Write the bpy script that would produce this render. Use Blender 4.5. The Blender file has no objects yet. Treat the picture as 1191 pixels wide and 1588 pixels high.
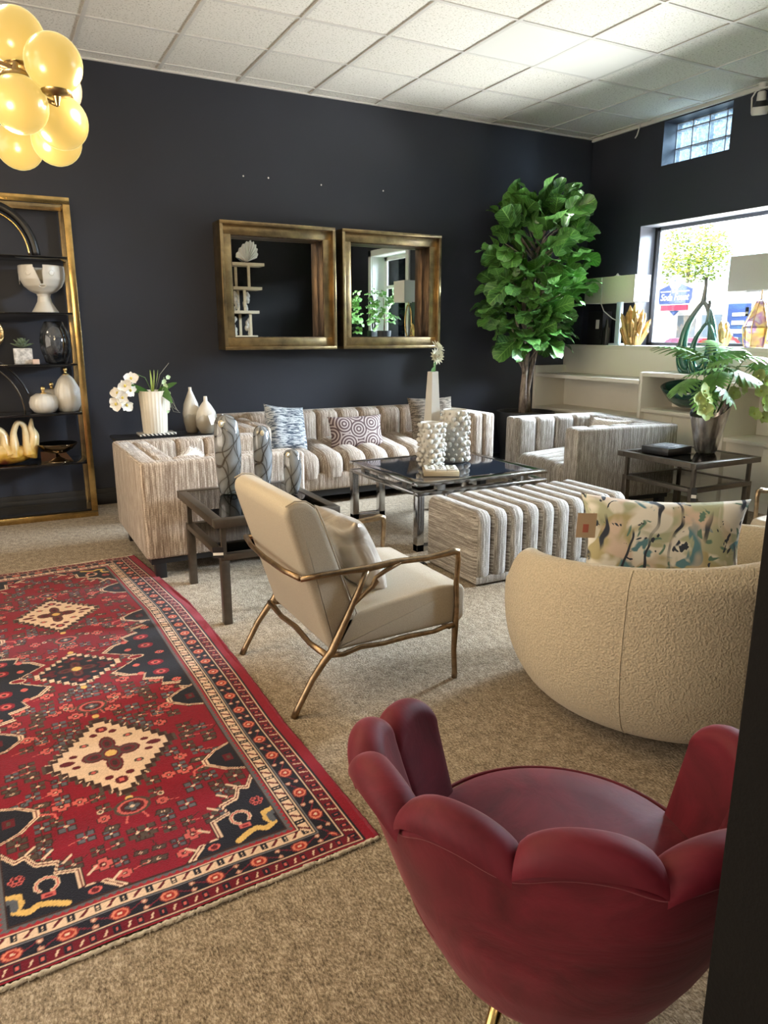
import bpy, bmesh, math, random
import numpy as np
from mathutils import Vector, Matrix, noise as mnoise
random.seed(7)
rng = np.random.default_rng(7)
SC = bpy.context.scene
COL = SC.collection
PI = math.pi
R = math.radians

# ------------------------------------------------------------------ camera
cam_data = bpy.data.cameras.new('camera')
cam = bpy.data.objects.new('camera', cam_data)
COL.objects.link(cam)
cam_data.sensor_fit = 'VERTICAL'
cam_data.sensor_height = 24.0
cam_data.lens = 1136.0 / 1588.0 * 24.0
cam_data.clip_start = 0.02
cam_data.clip_end = 200
cam.location = (0, 0, 1.34)
cam.rotation_euler = (R(90 - 13.65), 0, R(-28.0))
SC.camera = cam

# ------------------------------------------------------------------ colour management
SC.view_settings.view_transform = 'Standard'
SC.view_settings.look = 'None'
SC.view_settings.gamma = 1.0
SC.view_settings.use_curve_mapping = False
SC.view_settings.exposure = 0.30
try:
    SC.cycles.use_denoising = True
    SC.cycles.max_bounces = 10
    SC.cycles.diffuse_bounces = 5
    SC.cycles.transparent_max_bounces = 24
    SC.cycles.sample_clamp_indirect = 6.0
    SC.cycles.caustics_reflective = False
    SC.cycles.caustics_refractive = False
except Exception:
    pass

# ------------------------------------------------------------------ world
SKY_STRENGTH = 0.6
world = bpy.data.worlds.new('world')
SC.world = world
world.use_nodes = True
wn = world.node_tree
wn.nodes.clear()
wo = wn.nodes.new('ShaderNodeOutputWorld')
wb = wn.nodes.new('ShaderNodeBackground')
sky = wn.nodes.new('ShaderNodeTexSky')
sky.sky_type = 'NISHITA'
sky.sun_disc = False
sky.sun_elevation = R(48)
sky.sun_rotation = R(250)
sky.air_density = 1.0
sky.dust_density = 1.5
wb.inputs['Strength'].default_value = SKY_STRENGTH
wn.links.new(sky.outputs['Color'], wb.inputs['Color'])
wn.links.new(wb.outputs['Background'], wo.inputs['Surface'])

def light(name, kind, loc, energy, color, rot=(0, 0, 0), size=None, size_y=None):
    d = bpy.data.lights.new(name, kind)
    d.energy = energy
    d.color = color
    if kind == 'AREA':
        d.shape = 'RECTANGLE'
        d.size = size
        d.size_y = size_y or size
    elif kind == 'SUN':
        d.angle = R(1.0)
    elif size is not None:
        d.shadow_soft_size = size
    o = bpy.data.objects.new(name, d)
    o.location = loc
    o.rotation_euler = rot
    COL.objects.link(o)
    return o

def aim(o, target):
    o.rotation_euler = (Vector(target) - o.location).to_track_quat('-Z', 'Y').to_euler()
    return o

# sun over the building, onto the street and the facades opposite
SUN = light('sun', 'SUN', (0, 0, 20), 12.0, (1.0, 0.95, 0.88), (R(30), 0, R(-75)))
# daylight through the shop windows: added area panels standing for sky and street
light('sky_daylight', 'AREA', (9.4, 4.4, 4.3), 9000, (0.76, 0.87, 1.0), (0, R(56), 0), 2.6, 3.4)
aim(light('doorway_daylight', 'AREA', (9.0, 0.0, 3.6), 7500, (0.76, 0.87, 1.0), size=2.6, size_y=2.6), (4.6, 2.3, 1.4))
light('street_fill_light', 'AREA', (10.0, 3.6, -0.10), 20000, (1.0, 0.96, 0.88), (R(180), 0, 0), 7.4, 14.0)  # added upward panel below sill level, throws fill onto the ceiling
light('shopfront_daylight', 'AREA', (8.4, -1.6, 3.2), 1500, (0.82, 0.91, 1.0), (0, R(66), 0), 2.4, 3.0)
# added soft fill from the left, brightening the ceiling and cabinet fronts
light('left_fill_light', 'AREA', (-4.1, 2.4, 1.7), 130, (1.0, 0.90, 0.76), (0, R(-90), 0), 2.6, 5.0)
# added warm fill under the ceiling, behind and left of the camera; no fittings
for lx, ly, le in ((-2.9, 1.6, 30), (1.2, -1.6, 10), (-2.6, 4.2, 36), (-0.9, -2.6, 18)):
    light('ceiling_fill_light', 'AREA', (lx, ly, 3.22), le, (1.0, 0.80, 0.56), (0, 0, 0), 0.6, 0.6)

# ------------------------------------------------------------------ mesh helpers
class B:
    """collects shapes into one mesh"""
    def __init__(s):
        s.bm = bmesh.new()
    def add(s, t, M=None):
        if M is not None:
            bmesh.ops.transform(t, matrix=M, verts=t.verts)
        me = bpy.data.meshes.new('tmp')
        t.to_mesh(me); t.free()
        s.bm.from_mesh(me)
        bpy.data.meshes.remove(me)
        return s
    def box(s, x0, x1, y0, y1, z0, z1, bev=0.0, seg=2, M=None):
        t = bmesh.new()
        bmesh.ops.create_cube(t, size=1.0)
        S = Matrix.Diagonal((x1 - x0, y1 - y0, z1 - z0, 1))
        T = Matrix.Translation(((x0 + x1) / 2, (y0 + y1) / 2, (z0 + z1) / 2))
        bmesh.ops.transform(t, matrix=T @ S, verts=t.verts)
        if bev > 0:
            bev = min(bev, 0.49 * min(x1 - x0, y1 - y0, z1 - z0))
            bmesh.ops.bevel(t, geom=t.edges[:], offset=bev, segments=seg, profile=0.5, affect='EDGES')
        return s.add(t, M)
    def lathe(s, prof, n=32, c=(0, 0, 0), M=None, cap=True, sx=1, sy=1, fn=None):
        t = bmesh.new()
        rings = []
        for (r, z) in prof:
            ring = []
            for i in range(n):
                a = 2 * PI * i / n
                rr = r * (fn(a, z) if fn else 1)
                ring.append(t.verts.new((c[0] + rr * math.cos(a) * sx, c[1] + rr * math.sin(a) * sy, c[2] + z)))
            rings.append(ring)
        for k in range(len(rings) - 1):
            for i in range(n):
                j = (i + 1) % n
                t.faces.new((rings[k][i], rings[k][j], rings[k + 1][j], rings[k + 1][i]))
        if cap:
            t.faces.new(rings[0][::-1])
            t.faces.new(rings[-1])
        return s.add(t, M)
    def sphere(s, c, r, n=16, sc=(1, 1, 1), M=None):
        t = bmesh.new()
        bmesh.ops.create_uvsphere(t, u_segments=n, v_segments=max(6, n // 2), radius=r)
        MM = Matrix.Translation(c) @ Matrix.Diagonal((sc[0], sc[1], sc[2], 1))
        bmesh.ops.transform(t, matrix=MM, verts=t.verts)
        return s.add(t, M)
    def tube(s, pts, r, n=8, closed=False, M=None, sq=1.0):
        pts = [Vector(p) for p in pts]
        k = len(pts)
        rad = r if isinstance(r, (list, tuple)) else [r] * k
        t = bmesh.new()
        rings = []
        up = None
        for i, p in enumerate(pts):
            if closed:
                d = pts[(i + 1) % k] - pts[i - 1]
            else:
                d = pts[min(i + 1, k - 1)] - pts[max(i - 1, 0)]
            d = d.normalized() if d.length > 1e-9 else Vector((0, 0, 1))
            if up is None:
                up = Vector((0, 0, 1)) if abs(d.z) < 0.9 else Vector((1, 0, 0))
            x = d.cross(up)
            if x.length < 1e-6:
                x = d.orthogonal()
            x.normalize()
            y = x.cross(d).normalized()
            up = y
            rings.append([t.verts.new(p + (x * math.cos(2 * PI * j / n) + y * math.sin(2 * PI * j / n) * sq) * rad[i]) for j in range(n)])
        m = k if closed else k - 1
        for i in range(m):
            a, b = rings[i], rings[(i + 1) % k]
            for j in range(n):
                t.faces.new((a[j], a[(j + 1) % n], b[(j + 1) % n], b[j]))
        if not closed:
            t.faces.new(rings[0][::-1]); t.faces.new(rings[-1])
        bmesh.ops.recalc_face_normals(t, faces=t.faces)
        return s.add(t, M)
    def grid(s, f, nu, nv, cu=False, cv=False, M=None):
        t = bmesh.new()
        V = [[t.verts.new(f(i / (nu if cu else nu - 1), j / (nv if cv else nv - 1))) for j in range(nv)] for i in range(nu)]
        for i in range(nu if cu else nu - 1):
            for j in range(nv if cv else nv - 1):
                a, b = V[i][j], V[(i + 1) % nu][j]
                c, d = V[(i + 1) % nu][(j + 1) % nv], V[i][(j + 1) % nv]
                try:
                    t.faces.new((a, b, c, d))
                except ValueError:
                    pass
        return s.add(t, M)
    def prism(s, poly, a0, a1, axis='z', M=None, bev=0):
        """poly: 2-D points; extruded between a0 and a1 along axis"""
        t = bmesh.new()
        def P(u, v, w):
            return {'z': (u, v, w), 'y': (u, w, v), 'x': (w, u, v)}[axis]
        lo = [t.verts.new(P(u, v, a0)) for u, v in poly]
        hi = [t.verts.new(P(u, v, a1)) for u, v in poly]
        n = len(poly)
        t.faces.new(lo); t.faces.new(hi[::-1])
        for i in range(n):
            t.faces.new((lo[i], hi[i], hi[(i + 1) % n], lo[(i + 1) % n]))
        bmesh.ops.recalc_face_normals(t, faces=t.faces)
        if bev:
            bmesh.ops.bevel(t, geom=t.edges[:], offset=bev, segments=2, affect='EDGES')
        return s.add(t, M)
    def pillow(s, w, h, th, M=None, n=22, pinch=0.07, seed=0.0):
        t = bmesh.new()
        sides = []
        for sg in (1, -1):
            V = []
            for i in range(n + 1):
                row = []
                for j in range(n + 1):
                    u = -1 + 2 * i / n; v = -1 + 2 * j / n
                    x = w / 2 * u * (1 - pinch * (1 - v * v) * abs(u) ** 2)
                    z = h / 2 * v * (1 - pinch * (1 - u * u) * abs(v) ** 2)
                    d = th / 2 * max(0, (1 - u ** 4) * (1 - v ** 4)) ** 0.6
                    d *= 1 + 0.10 * mnoise.noise(Vector((u * 2.2 + seed, v * 2.2, sg * 3.1)))
                    row.append(t.verts.new((x, sg * (d + 0.0015), z)))
                V.append(row)
            for i in range(n):
                for j in range(n):
                    f = (V[i][j], V[i + 1][j], V[i + 1][j + 1], V[i][j + 1])
                    t.faces.new(f if sg < 0 else f[::-1])
            sides.append(V)
        bmesh.ops.remove_doubles(t, verts=t.verts, dist=0.0035)
        return s.add(t, M)

def TM(x=0, y=0, z=0, rx=0, ry=0, rz=0):
    return Matrix.Translation((x, y, z)) @ Matrix.Rotation(rz, 4, 'Z') @ Matrix.Rotation(ry, 4, 'Y') @ Matrix.Rotation(rx, 4, 'X')

def boxuv(me, mode='std'):
    """u runs across the stripes of the cloth, v along them (box projection)"""
    uv = me.uv_layers.new(name='UVMap')
    for p in me.polygons:
        n = p.normal
        ax, ay, az = abs(n.x), abs(n.y), abs(n.z)
        for li in p.loop_indices:
            c = me.vertices[me.loops[li].vertex_index].co
            if mode == 'bench' and ax > ay and ax > az:
                q = (c.z, c.y)
            elif az >= ax and az >= ay:
                q = (c.y, c.x) if mode == 'alongx' else (c.x, c.y)
            elif ax > ay:
                q = (c.y, c.z)
            else:
                q = (c.x, c.z)
            uv.data[li].uv = q

def obj(name, b, m, parent=None, smooth=35, loc=None, rot=None, uv=None, recalc=True):
    bm = b.bm
    if recalc:
        bmesh.ops.recalc_face_normals(bm, faces=bm.faces)
    me = bpy.data.meshes.new(name)
    bm.to_mesh(me); bm.free()
    if smooth:
        me.polygons.foreach_set('use_smooth', [True] * len(me.polygons))
        if smooth < 180:
            me.set_sharp_from_angle(angle=R(smooth))
    if uv:
        boxuv(me, uv)
    o = bpy.data.objects.new(name, me)
    if isinstance(m, (list, tuple)):
        for x in m: me.materials.append(x)
    elif m is not None:
        me.materials.append(m)
    COL.objects.link(o)
    if parent is not None:
        o.parent = parent
    if loc is not None: o.location = loc
    if rot is not None: o.rotation_euler = rot
    return o

def tag(o, label, cat, group=None, kind=None):
    o['label'] = label
    o['category'] = cat
    if group: o['group'] = group
    if kind: o['kind'] = kind
    return o

def thing(name, label, cat, loc=(0, 0, 0), rz=0.0, group=None):
    o = bpy.data.objects.new(name, None)
    o.empty_display_size = 0.05
    COL.objects.link(o)
    o.location = loc
    o.rotation_euler = (0, 0, rz)
    return tag(o, label, cat, group)

def struct(name, b, m, parent=None, **k):
    o = obj(name, b, m, parent, **k)
    if parent is None:
        o['kind'] = 'structure'
    return o

def plabel(o, text):
    o['label'] = text
    return o

def dup(root, loc, rz, label):
    r = root.copy(); COL.objects.link(r); r.location = loc; r.rotation_euler = (0, 0, rz); r['label'] = label
    for ch in [c for c in root.children]:
        c = ch.copy(); COL.objects.link(c); c.parent = r
        for g in [q for q in ch.children]:
            d = g.copy(); COL.objects.link(d); d.parent = c
    return r

# ------------------------------------------------------------------ materials
def _nt(name):
    m = bpy.data.materials.new(name)
    m.use_nodes = True
    nt = m.node_tree
    bs = nt.nodes['Principled BSDF']
    return m, nt, bs

def node(nt, typ, **k):
    n = nt.nodes.new(typ)
    for a, v in k.items():
        if a.startswith('i_'):
            key = a[2:]
            key = int(key) if key.isdigit() else key.replace('_', ' ')
            n.inputs[key].default_value = v
        else:
            setattr(n, a, v)
    return n

def ramp(nt, stops, interp='LINEAR'):
    n = nt.nodes.new('ShaderNodeValToRGB')
    n.color_ramp.interpolation = interp
    e = n.color_ramp.elements
    while len(e) < len(stops): e.new(0.5)
    for i, (p, c) in enumerate(stops):
        e[i].position = p
        e[i].color = (*c, 1) if len(c) == 3 else c
    return n

def mat(name, col, rough=0.5, metal=0.0, var=0.0, vscale=8.0, bump=0.0, bscale=60.0, sheen=0.0, coat=0.0, spec=0.5, col2=None, stretch=None, detail=3, emit=None, es=0, sss=0):
    m, nt, bs = _nt(name)
    L = nt.links
    bs.inputs['Base Color'].default_value = (*col, 1)
    bs.inputs['Roughness'].default_value = rough
    bs.inputs['Metallic'].default_value = metal
    bs.inputs['Specular IOR Level'].default_value = spec
    if sheen:
        bs.inputs['Sheen Weight'].default_value = sheen
        bs.inputs['Sheen Roughness'].default_value = 0.4
    if coat:
        bs.inputs['Coat Weight'].default_value = coat
        bs.inputs['Coat Roughness'].default_value = 0.06
    if emit:
        bs.inputs['Emission Color'].default_value = (*emit, 1)
        bs.inputs['Emission Strength'].default_value = es
    tc = node(nt, 'ShaderNodeTexCoord')
    mp = node(nt, 'ShaderNodeMapping')
    if stretch: mp.inputs['Scale'].default_value = stretch
    L.new(tc.outputs['Object'], mp.inputs['Vector'])
    if col2 is None and var:
        col2 = tuple(max(0, c * (1 - var)) for c in col)
    if col2 is not None:
        nz = node(nt, 'ShaderNodeTexNoise', i_Scale=vscale, i_Detail=float(detail), i_Roughness=0.6)
        L.new(mp.outputs['Vector'], nz.inputs['Vector'])
        rp = ramp(nt, [(0.35, col2), (0.65, col)])
        L.new(nz.outputs['Fac'], rp.inputs['Fac'])
        L.new(rp.outputs['Color'], bs.inputs['Base Color'])
    if bump:
        nb = node(nt, 'ShaderNodeTexNoise', i_Scale=bscale, i_Detail=2.0)
        L.new(mp.outputs['Vector'], nb.inputs['Vector'])
        bp = node(nt, 'ShaderNodeBump', i_Strength=bump, i_Distance=0.01)
        L.new(nb.outputs['Fac'], bp.inputs['Height'])
        L.new(bp.outputs['Normal'], bs.inputs['Normal'])
    return m

def tweed(name, dark, mid, light_c, sc=1.0):
    m, nt, bs = _nt(name)
    L = nt.links
    uvn = node(nt, 'ShaderNodeUVMap', uv_map='UVMap')
    def streak(sx, sy, det=2.0):
        mp = node(nt, 'ShaderNodeMapping')
        mp.inputs['Scale'].default_value = (sx * sc, sy * sc, 1)
        L.new(uvn.outputs['UV'], mp.inputs['Vector'])
        n = node(nt, 'ShaderNodeTexNoise', i_Scale=1.0, i_Detail=det, i_Roughness=0.55)
        L.new(mp.outputs['Vector'], n.inputs['Vector'])
        return n
    a = streak(115, 2.6); b = streak(260, 14); c = streak(90, 330, 1.0)
    ra = ramp(nt, [(0.34, dark), (0.5, mid), (0.62, light_c)])
    mx = node(nt, 'ShaderNodeMath', operation='MULTIPLY_ADD', i_1=0.45, i_2=0.0)
    L.new(b.outputs['Fac'], mx.inputs[0])
    ad = node(nt, 'ShaderNodeMath', operation='MULTIPLY_ADD', i_1=0.55)
    L.new(a.outputs['Fac'], ad.inputs[0]); L.new(mx.outputs[0], ad.inputs[2])
    ad2 = node(nt, 'ShaderNodeMath', operation='MULTIPLY_ADD', i_1=0.28)
    L.new(c.outputs['Fac'], ad2.inputs[0]); L.new(ad.outputs[0], ad2.inputs[2])
    sub = node(nt, 'ShaderNodeMath', operation='SUBTRACT', i_1=0.14)
    L.new(ad2.outputs[0], sub.inputs[0])
    L.new(sub.outputs[0], ra.inputs['Fac'])
    L.new(ra.outputs['Color'], bs.inputs['Base Color'])
    bs.inputs['Roughness'].default_value = 0.95
    bs.inputs['Specular IOR Level'].default_value = 0.15
    bs.inputs['Sheen Weight'].default_value = 0.15
    bp = node(nt, 'ShaderNodeBump', i_Strength=0.7, i_Distance=0.006)
    L.new(sub.outputs[0], bp.inputs['Height'])
    L.new(bp.outputs['Normal'], bs.inputs['Normal'])
    return m

def glassy(name, tint=(0.9, 0.95, 0.95), alpha=0.85, rough=0.02, ior=1.45):
    """thin pane: mostly clear, with mirror-like fresnel reflection"""
    m = bpy.data.materials.new(name); m.use_nodes = True
    nt = m.node_tree; nt.nodes.clear(); L = nt.links
    out = node(nt, 'ShaderNodeOutputMaterial')
    tr = node(nt, 'ShaderNodeBsdfTransparent'); tr.inputs['Color'].default_value = (*tint, 1)
    gl = node(nt, 'ShaderNodeBsdfGlossy'); gl.inputs['Roughness'].default_value = rough
    fr = node(nt, 'ShaderNodeFresnel', i_IOR=ior)
    mx = node(nt, 'ShaderNodeMixShader')
    L.new(fr.outputs[0], mx.inputs[0]); L.new(tr.outputs[0], mx.inputs[1]); L.new(gl.outputs[0], mx.inputs[2])
    L.new(mx.outputs[0], out.inputs['Surface'])
    return m
# ------------------------------------------------------------------ palette
M = {}
def wall_paint():
    m, nt, bs = _nt('dark_wall_paint'); L = nt.links
    tc = node(nt, 'ShaderNodeTexCoord')
    n1 = node(nt, 'ShaderNodeTexNoise', i_Scale=1.6, i_Detail=4.0)
    L.new(tc.outputs['Object'], n1.inputs['Vector'])
    rp = ramp(nt, [(0.3, (0.0165, 0.0190, 0.0290)), (0.7, (0.0215, 0.0245, 0.0370))])
    L.new(n1.outputs['Fac'], rp.inputs['Fac'])
    # pale scuffs on the paint
    n2 = node(nt, 'ShaderNodeTexNoise', i_Scale=2.3, i_Detail=9.0, i_Roughness=0.75, i_Distortion=1.5)
    L.new(tc.outputs['Object'], n2.inputs['Vector'])
    r2 = ramp(nt, [(0.68, (0, 0, 0)), (0.80, (0.35, 0.35, 0.35))])
    L.new(n2.outputs['Fac'], r2.inputs['Fac'])
    mx = node(nt, 'ShaderNodeMixRGB'); mx.inputs[2].default_value = (0.09, 0.10, 0.12, 1)
    L.new(r2.outputs['Color'], mx.inputs[0]); L.new(rp.outputs['Color'], mx.inputs[1])
    L.new(mx.outputs[0], bs.inputs['Base Color'])
    r3 = ramp(nt, [(0.3, (0.50, 0.50, 0.50)), (0.7, (0.60, 0.60, 0.60))])
    L.new(n1.outputs['Fac'], r3.inputs['Fac']); L.new(r3.outputs['Color'], bs.inputs['Roughness'])
    nb = node(nt, 'ShaderNodeTexNoise', i_Scale=220.0, i_Detail=2.0)
    L.new(tc.outputs['Object'], nb.inputs['Vector'])
    bp = node(nt, 'ShaderNodeBump', i_Strength=0.25, i_Distance=0.002)
    L.new(nb.outputs['Fac'], bp.inputs['Height']); L.new(bp.outputs['Normal'], bs.inputs['Normal'])
    return m
M['wall'] = wall_paint()

def ceiling_tile():
    m, nt, bs = _nt('mineral_ceiling_tile'); L = nt.links
    tc = node(nt, 'ShaderNodeTexCoord')
    n1 = node(nt, 'ShaderNodeTexNoise', i_Scale=75.0, i_Detail=3.0, i_Roughness=0.7)
    L.new(tc.outputs['Object'], n1.inputs['Vector'])
    rp = ramp(nt, [(0.33, (0.46, 0.45, 0.41)), (0.45, (0.84, 0.83, 0.80))])
    L.new(n1.outputs['Fac'], rp.inputs['Fac'])
    # each tile its own slightly different white
    mp = node(nt, 'ShaderNodeMapping'); mp.inputs['Location'].default_value = (-0.153 / 0.61, -6.037 / 0.61 + 20, 0)
    mp.inputs['Scale'].default_value = (1 / 0.61, 1 / 0.61, 1)
    L.new(tc.outputs['Object'], mp.inputs['Vector'])
    fl = node(nt, 'ShaderNodeVectorMath', operation='FLOOR'); L.new(mp.outputs['Vector'], fl.inputs[0])
    wn_ = node(nt, 'ShaderNodeTexWhiteNoise'); L.new(fl.outputs[0], wn_.inputs['Vector'])
    r2 = ramp(nt, [(0.0, (0.90, 0.89, 0.87)), (1.0, (1, 1, 1))]); L.new(wn_.outputs['Value'], r2.inputs['Fac'])
    mx = node(nt, 'ShaderNodeMixRGB', blend_type='MULTIPLY'); mx.inputs[0].default_value = 1
    L.new(rp.outputs['Color'], mx.inputs[1]); L.new(r2.outputs['Color'], mx.inputs[2])
    L.new(mx.outputs[0], bs.inputs['Base Color'])
    bs.inputs['Roughness'].default_value = 0.95; bs.inputs['Specular IOR Level'].default_value = 0.1
    bp = node(nt, 'ShaderNodeBump', i_Strength=0.3, i_Distance=0.004)
    L.new(n1.outputs['Fac'], bp.inputs['Height']); L.new(bp.outputs['Normal'], bs.inputs['Normal'])
    return m
M['tile'] = ceiling_tile()

def carpet():
    m, nt, bs = _nt('loop_carpet'); L = nt.links
    tc = node(nt, 'ShaderNodeTexCoord')
    mp = node(nt, 'ShaderNodeMapping'); mp.inputs['Scale'].default_value = (1.0, 0.55, 1)
    mp.inputs['Rotation'].default_value = (0, 0, R(12))
    L.new(tc.outputs['Object'], mp.inputs['Vector'])
    n1 = node(nt, 'ShaderNodeTexNoise', i_Scale=170.0, i_Detail=2.0, i_Roughness=0.7)
    n2 = node(nt, 'ShaderNodeTexNoise', i_Scale=38.0, i_Detail=4.0, i_Roughness=0.7)
    n3 = node(nt, 'ShaderNodeTexNoise', i_Scale=1.2, i_Detail=2.0)
    for n in (n1, n2): L.new(mp.outputs['Vector'], n.inputs['Vector'])
    L.new(tc.outputs['Object'], n3.inputs['Vector'])
    a = node(nt, 'ShaderNodeMath', operation='MULTIPLY_ADD', i_1=0.62)
    b = node(nt, 'ShaderNodeMath', operation='MULTIPLY', i_1=0.38)
    L.new(n2.outputs['Fac'], b.inputs[0]); L.new(n1.outputs['Fac'], a.inputs[0]); L.new(b.outputs[0], a.inputs[2])
    rp = ramp(nt, [(0.36, (0.100, 0.074, 0.048)), (0.50, (0.275, 0.216, 0.150)), (0.62, (0.48, 0.395, 0.295))])
    L.new(a.outputs[0], rp.inputs['Fac'])
    L.new(rp.outputs['Color'], bs.inputs['Base Color'])
    bs.inputs['Roughness'].default_value = 1.0; bs.inputs['Specular IOR Level'].default_value = 0.05
    bs.inputs['Sheen Weight'].default_value = 0.1
    bp = node(nt, 'ShaderNodeBump', i_Strength=0.8, i_Distance=0.008)
    L.new(n1.outputs['Fac'], bp.inputs['Height']); L.new(bp.outputs['Normal'], bs.inputs['Normal'])
    return m
M['carpet'] = carpet()

M['tweed'] = tweed('striped_chenille_tweed', (0.17, 0.125, 0.095), (0.31, 0.25, 0.20), (0.62, 0.54, 0.46))
M['tweed_grey'] = tweed('striped_chenille_tweed_grey', (0.15, 0.13, 0.11), (0.28, 0.25, 0.22), (0.56, 0.52, 0.475))
M['bar'] = mat('white_ceiling_rail', (0.64, 0.63, 0.61), 0.5)
M['panel_light'] = mat('flat_light_diffuser', (0.72, 0.72, 0.70), 0.6)
M['white_paint'] = mat('cream_cabinet_paint', (0.80, 0.77, 0.69), 0.55, var=0.05, vscale=3, bump=0.05)
M['frame_shaded'] = mat('shaded_window_casing', (0.13, 0.138, 0.17), 0.5)  # white casing darkened; its shade is put into the colour
M['black_wood'] = mat('black_stained_wood', (0.008, 0.008, 0.009), 0.45)
M['brass'] = mat('aged_brass', (0.50, 0.37, 0.19), 0.34, 1.0, col2=(0.23, 0.17, 0.10), vscale=7, bump=0.05, detail=6)
M['brass_dark'] = mat('dark_antique_bronze', (0.16, 0.10, 0.055), 0.4, 1.0, col2=(0.05, 0.03, 0.02), vscale=9, stretch=(3, 3, 0.7))
M['gold'] = mat('polished_gold', (0.72, 0.50, 0.20), 0.22, 1.0, var=0.35, vscale=12)
M['gold_bright'] = mat('bright_gold_leaf', (0.95, 0.68, 0.30), 0.28, 1.0, var=0.3, vscale=20, bump=0.2, bscale=40)
M['bronze_leg'] = mat('brushed_warm_bronze', (0.36, 0.255, 0.155), 0.36, 1.0, var=0.4, vscale=30, bump=0.1, bscale=60)
M['table_bronze'] = mat('dark_bronze_paint', (0.115, 0.095, 0.075), 0.38, 0.75, var=0.2, vscale=20)
M['chrome'] = mat('polished_steel', (0.60, 0.59, 0.58), 0.14, 1.0, var=0.12, vscale=10)
M['linen'] = mat('oatmeal_linen', (0.46, 0.395, 0.30), 0.9, var=0.13, vscale=260, bump=0.25, bscale=500, sheen=0.2, spec=0.2, detail=2)
M['boucle'] = mat('cream_boucle', (0.54, 0.455, 0.33), 1.0, var=0.22, vscale=150, bump=0.6, bscale=150, sheen=0.2, spec=0.1, detail=2)
M['white_cer'] = mat('glazed_white_ceramic', (0.60, 0.57, 0.51), 0.28, coat=0.4, var=0.05, vscale=5)
M['pale_cer'] = mat('ivory_ceramic', (0.72, 0.66, 0.55), 0.4, coat=0.2, var=0.05)
M['leaf'] = mat('fiddle_leaf_green', (0.085, 0.225, 0.045), 0.36, var=0.65, vscale=5, bump=0.35, bscale=26, spec=0.5, coat=0.15)
M['leaf_stalk'] = mat('green_plant_stalk', (0.10, 0.20, 0.05), 0.5)
def veined_leaf(name, c1, c2):
    m, nt, bs = _nt(name); L = nt.links
    uvn = node(nt, 'ShaderNodeUVMap', uv_map='LeafUV'); sp = node(nt, 'ShaderNodeSeparateXYZ'); L.new(uvn.outputs['UV'], sp.inputs[0])
    ab = node(nt, 'ShaderNodeMath', operation='ABSOLUTE'); L.new(sp.outputs['Y'], ab.inputs[0])
    # side veins run obliquely from the midrib
    q = node(nt, 'ShaderNodeMath', operation='MULTIPLY_ADD', i_1=-.28); L.new(ab.outputs[0], q.inputs[0]); L.new(sp.outputs['X'], q.inputs[2])
    w = node(nt, 'ShaderNodeMath', operation='MULTIPLY', i_1=7 * 2 * PI); L.new(q.outputs[0], w.inputs[0])
    sn = node(nt, 'ShaderNodeMath', operation='SINE'); L.new(w.outputs[0], sn.inputs[0])
    r1 = ramp(nt, [(.90, (0, 0, 0)), (.99, (1, 1, 1))]); L.new(sn.outputs[0], r1.inputs['Fac'])
    r2 = ramp(nt, [(.03, (1, 1, 1)), (.07, (0, 0, 0))]); L.new(ab.outputs[0], r2.inputs['Fac'])
    mxv = node(nt, 'ShaderNodeMath', operation='MAXIMUM'); L.new(r1.outputs['Color'], mxv.inputs[0]); L.new(r2.outputs['Color'], mxv.inputs[1])
    tc = node(nt, 'ShaderNodeTexCoord'); nz = node(nt, 'ShaderNodeTexNoise', i_Scale=3.0, i_Detail=2.0); L.new(tc.outputs['Object'], nz.inputs['Vector'])
    rp = ramp(nt, [(.35, c2), (.65, c1)]); L.new(nz.outputs['Fac'], rp.inputs['Fac'])
    mx = node(nt, 'ShaderNodeMixRGB'); L.new(mxv.outputs[0], mx.inputs[0]); L.new(rp.outputs['Color'], mx.inputs[1]); mx.inputs[2].default_value = (c1[0] * 2.2, c1[1] * 1.7, c1[2] * 2, 1)
    L.new(mx.outputs[0], bs.inputs['Base Color'])
    bs.inputs['Roughness'].default_value = .34; bs.inputs['Coat Weight'].default_value = .15
    bp = node(nt, 'ShaderNodeBump', i_Strength=.5, i_Distance=.006, invert=True); L.new(mxv.outputs[0], bp.inputs['Height']); L.new(bp.outputs['Normal'], bs.inputs['Normal'])
    return m
M['fig_leaf'] = veined_leaf('veined_fig_leaf', (0.10, 0.26, 0.05), (0.045, 0.14, 0.035))
M['philo'] = mat('philodendron_green', (0.22, 0.46, 0.13), 0.4, var=0.5, vscale=9, coat=0.1)
M['bark'] = mat('grey_brown_bark', (0.36, 0.29, 0.235), 0.85, col2=(0.09, 0.065, 0.05), vscale=28, bump=0.8, bscale=40, stretch=(1, 1, 0.25))
M['soil'] = mat('moss_and_soil', (0.07, 0.055, 0.03), 1.0, var=0.6, vscale=60, bump=0.6)
M['planter'] = mat('dark_matte_planter', (0.018, 0.018, 0.02), 0.5, bump=0.1)
M['petal_white'] = mat('white_orchid_petal', (0.85, 0.82, 0.76), 0.55, var=0.06, vscale=30)
M['petal_green'] = mat('green_orchid_petal', (0.50, 0.62, 0.22), 0.5, var=0.25, vscale=20)
M['petal_cream'] = mat('cream_dahlia_petal', (0.86, 0.85, 0.70), 0.55, var=0.1, vscale=40)
M['tagw'] = mat('white_price_card', (0.80, 0.78, 0.74), 0.7)
M['tagb'] = mat('black_price_card', (0.012, 0.012, 0.014), 0.45)
M['black'] = mat('satin_black', (0.012, 0.012, 0.013), 0.32)
M['smoke_glass'] = mat('smoked_table_glass', (0.012, 0.016, 0.024), 0.05, spec=0.7, coat=0.6)
M['cord'] = mat('white_flex', (0.7, 0.7, 0.68), 0.5)
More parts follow.
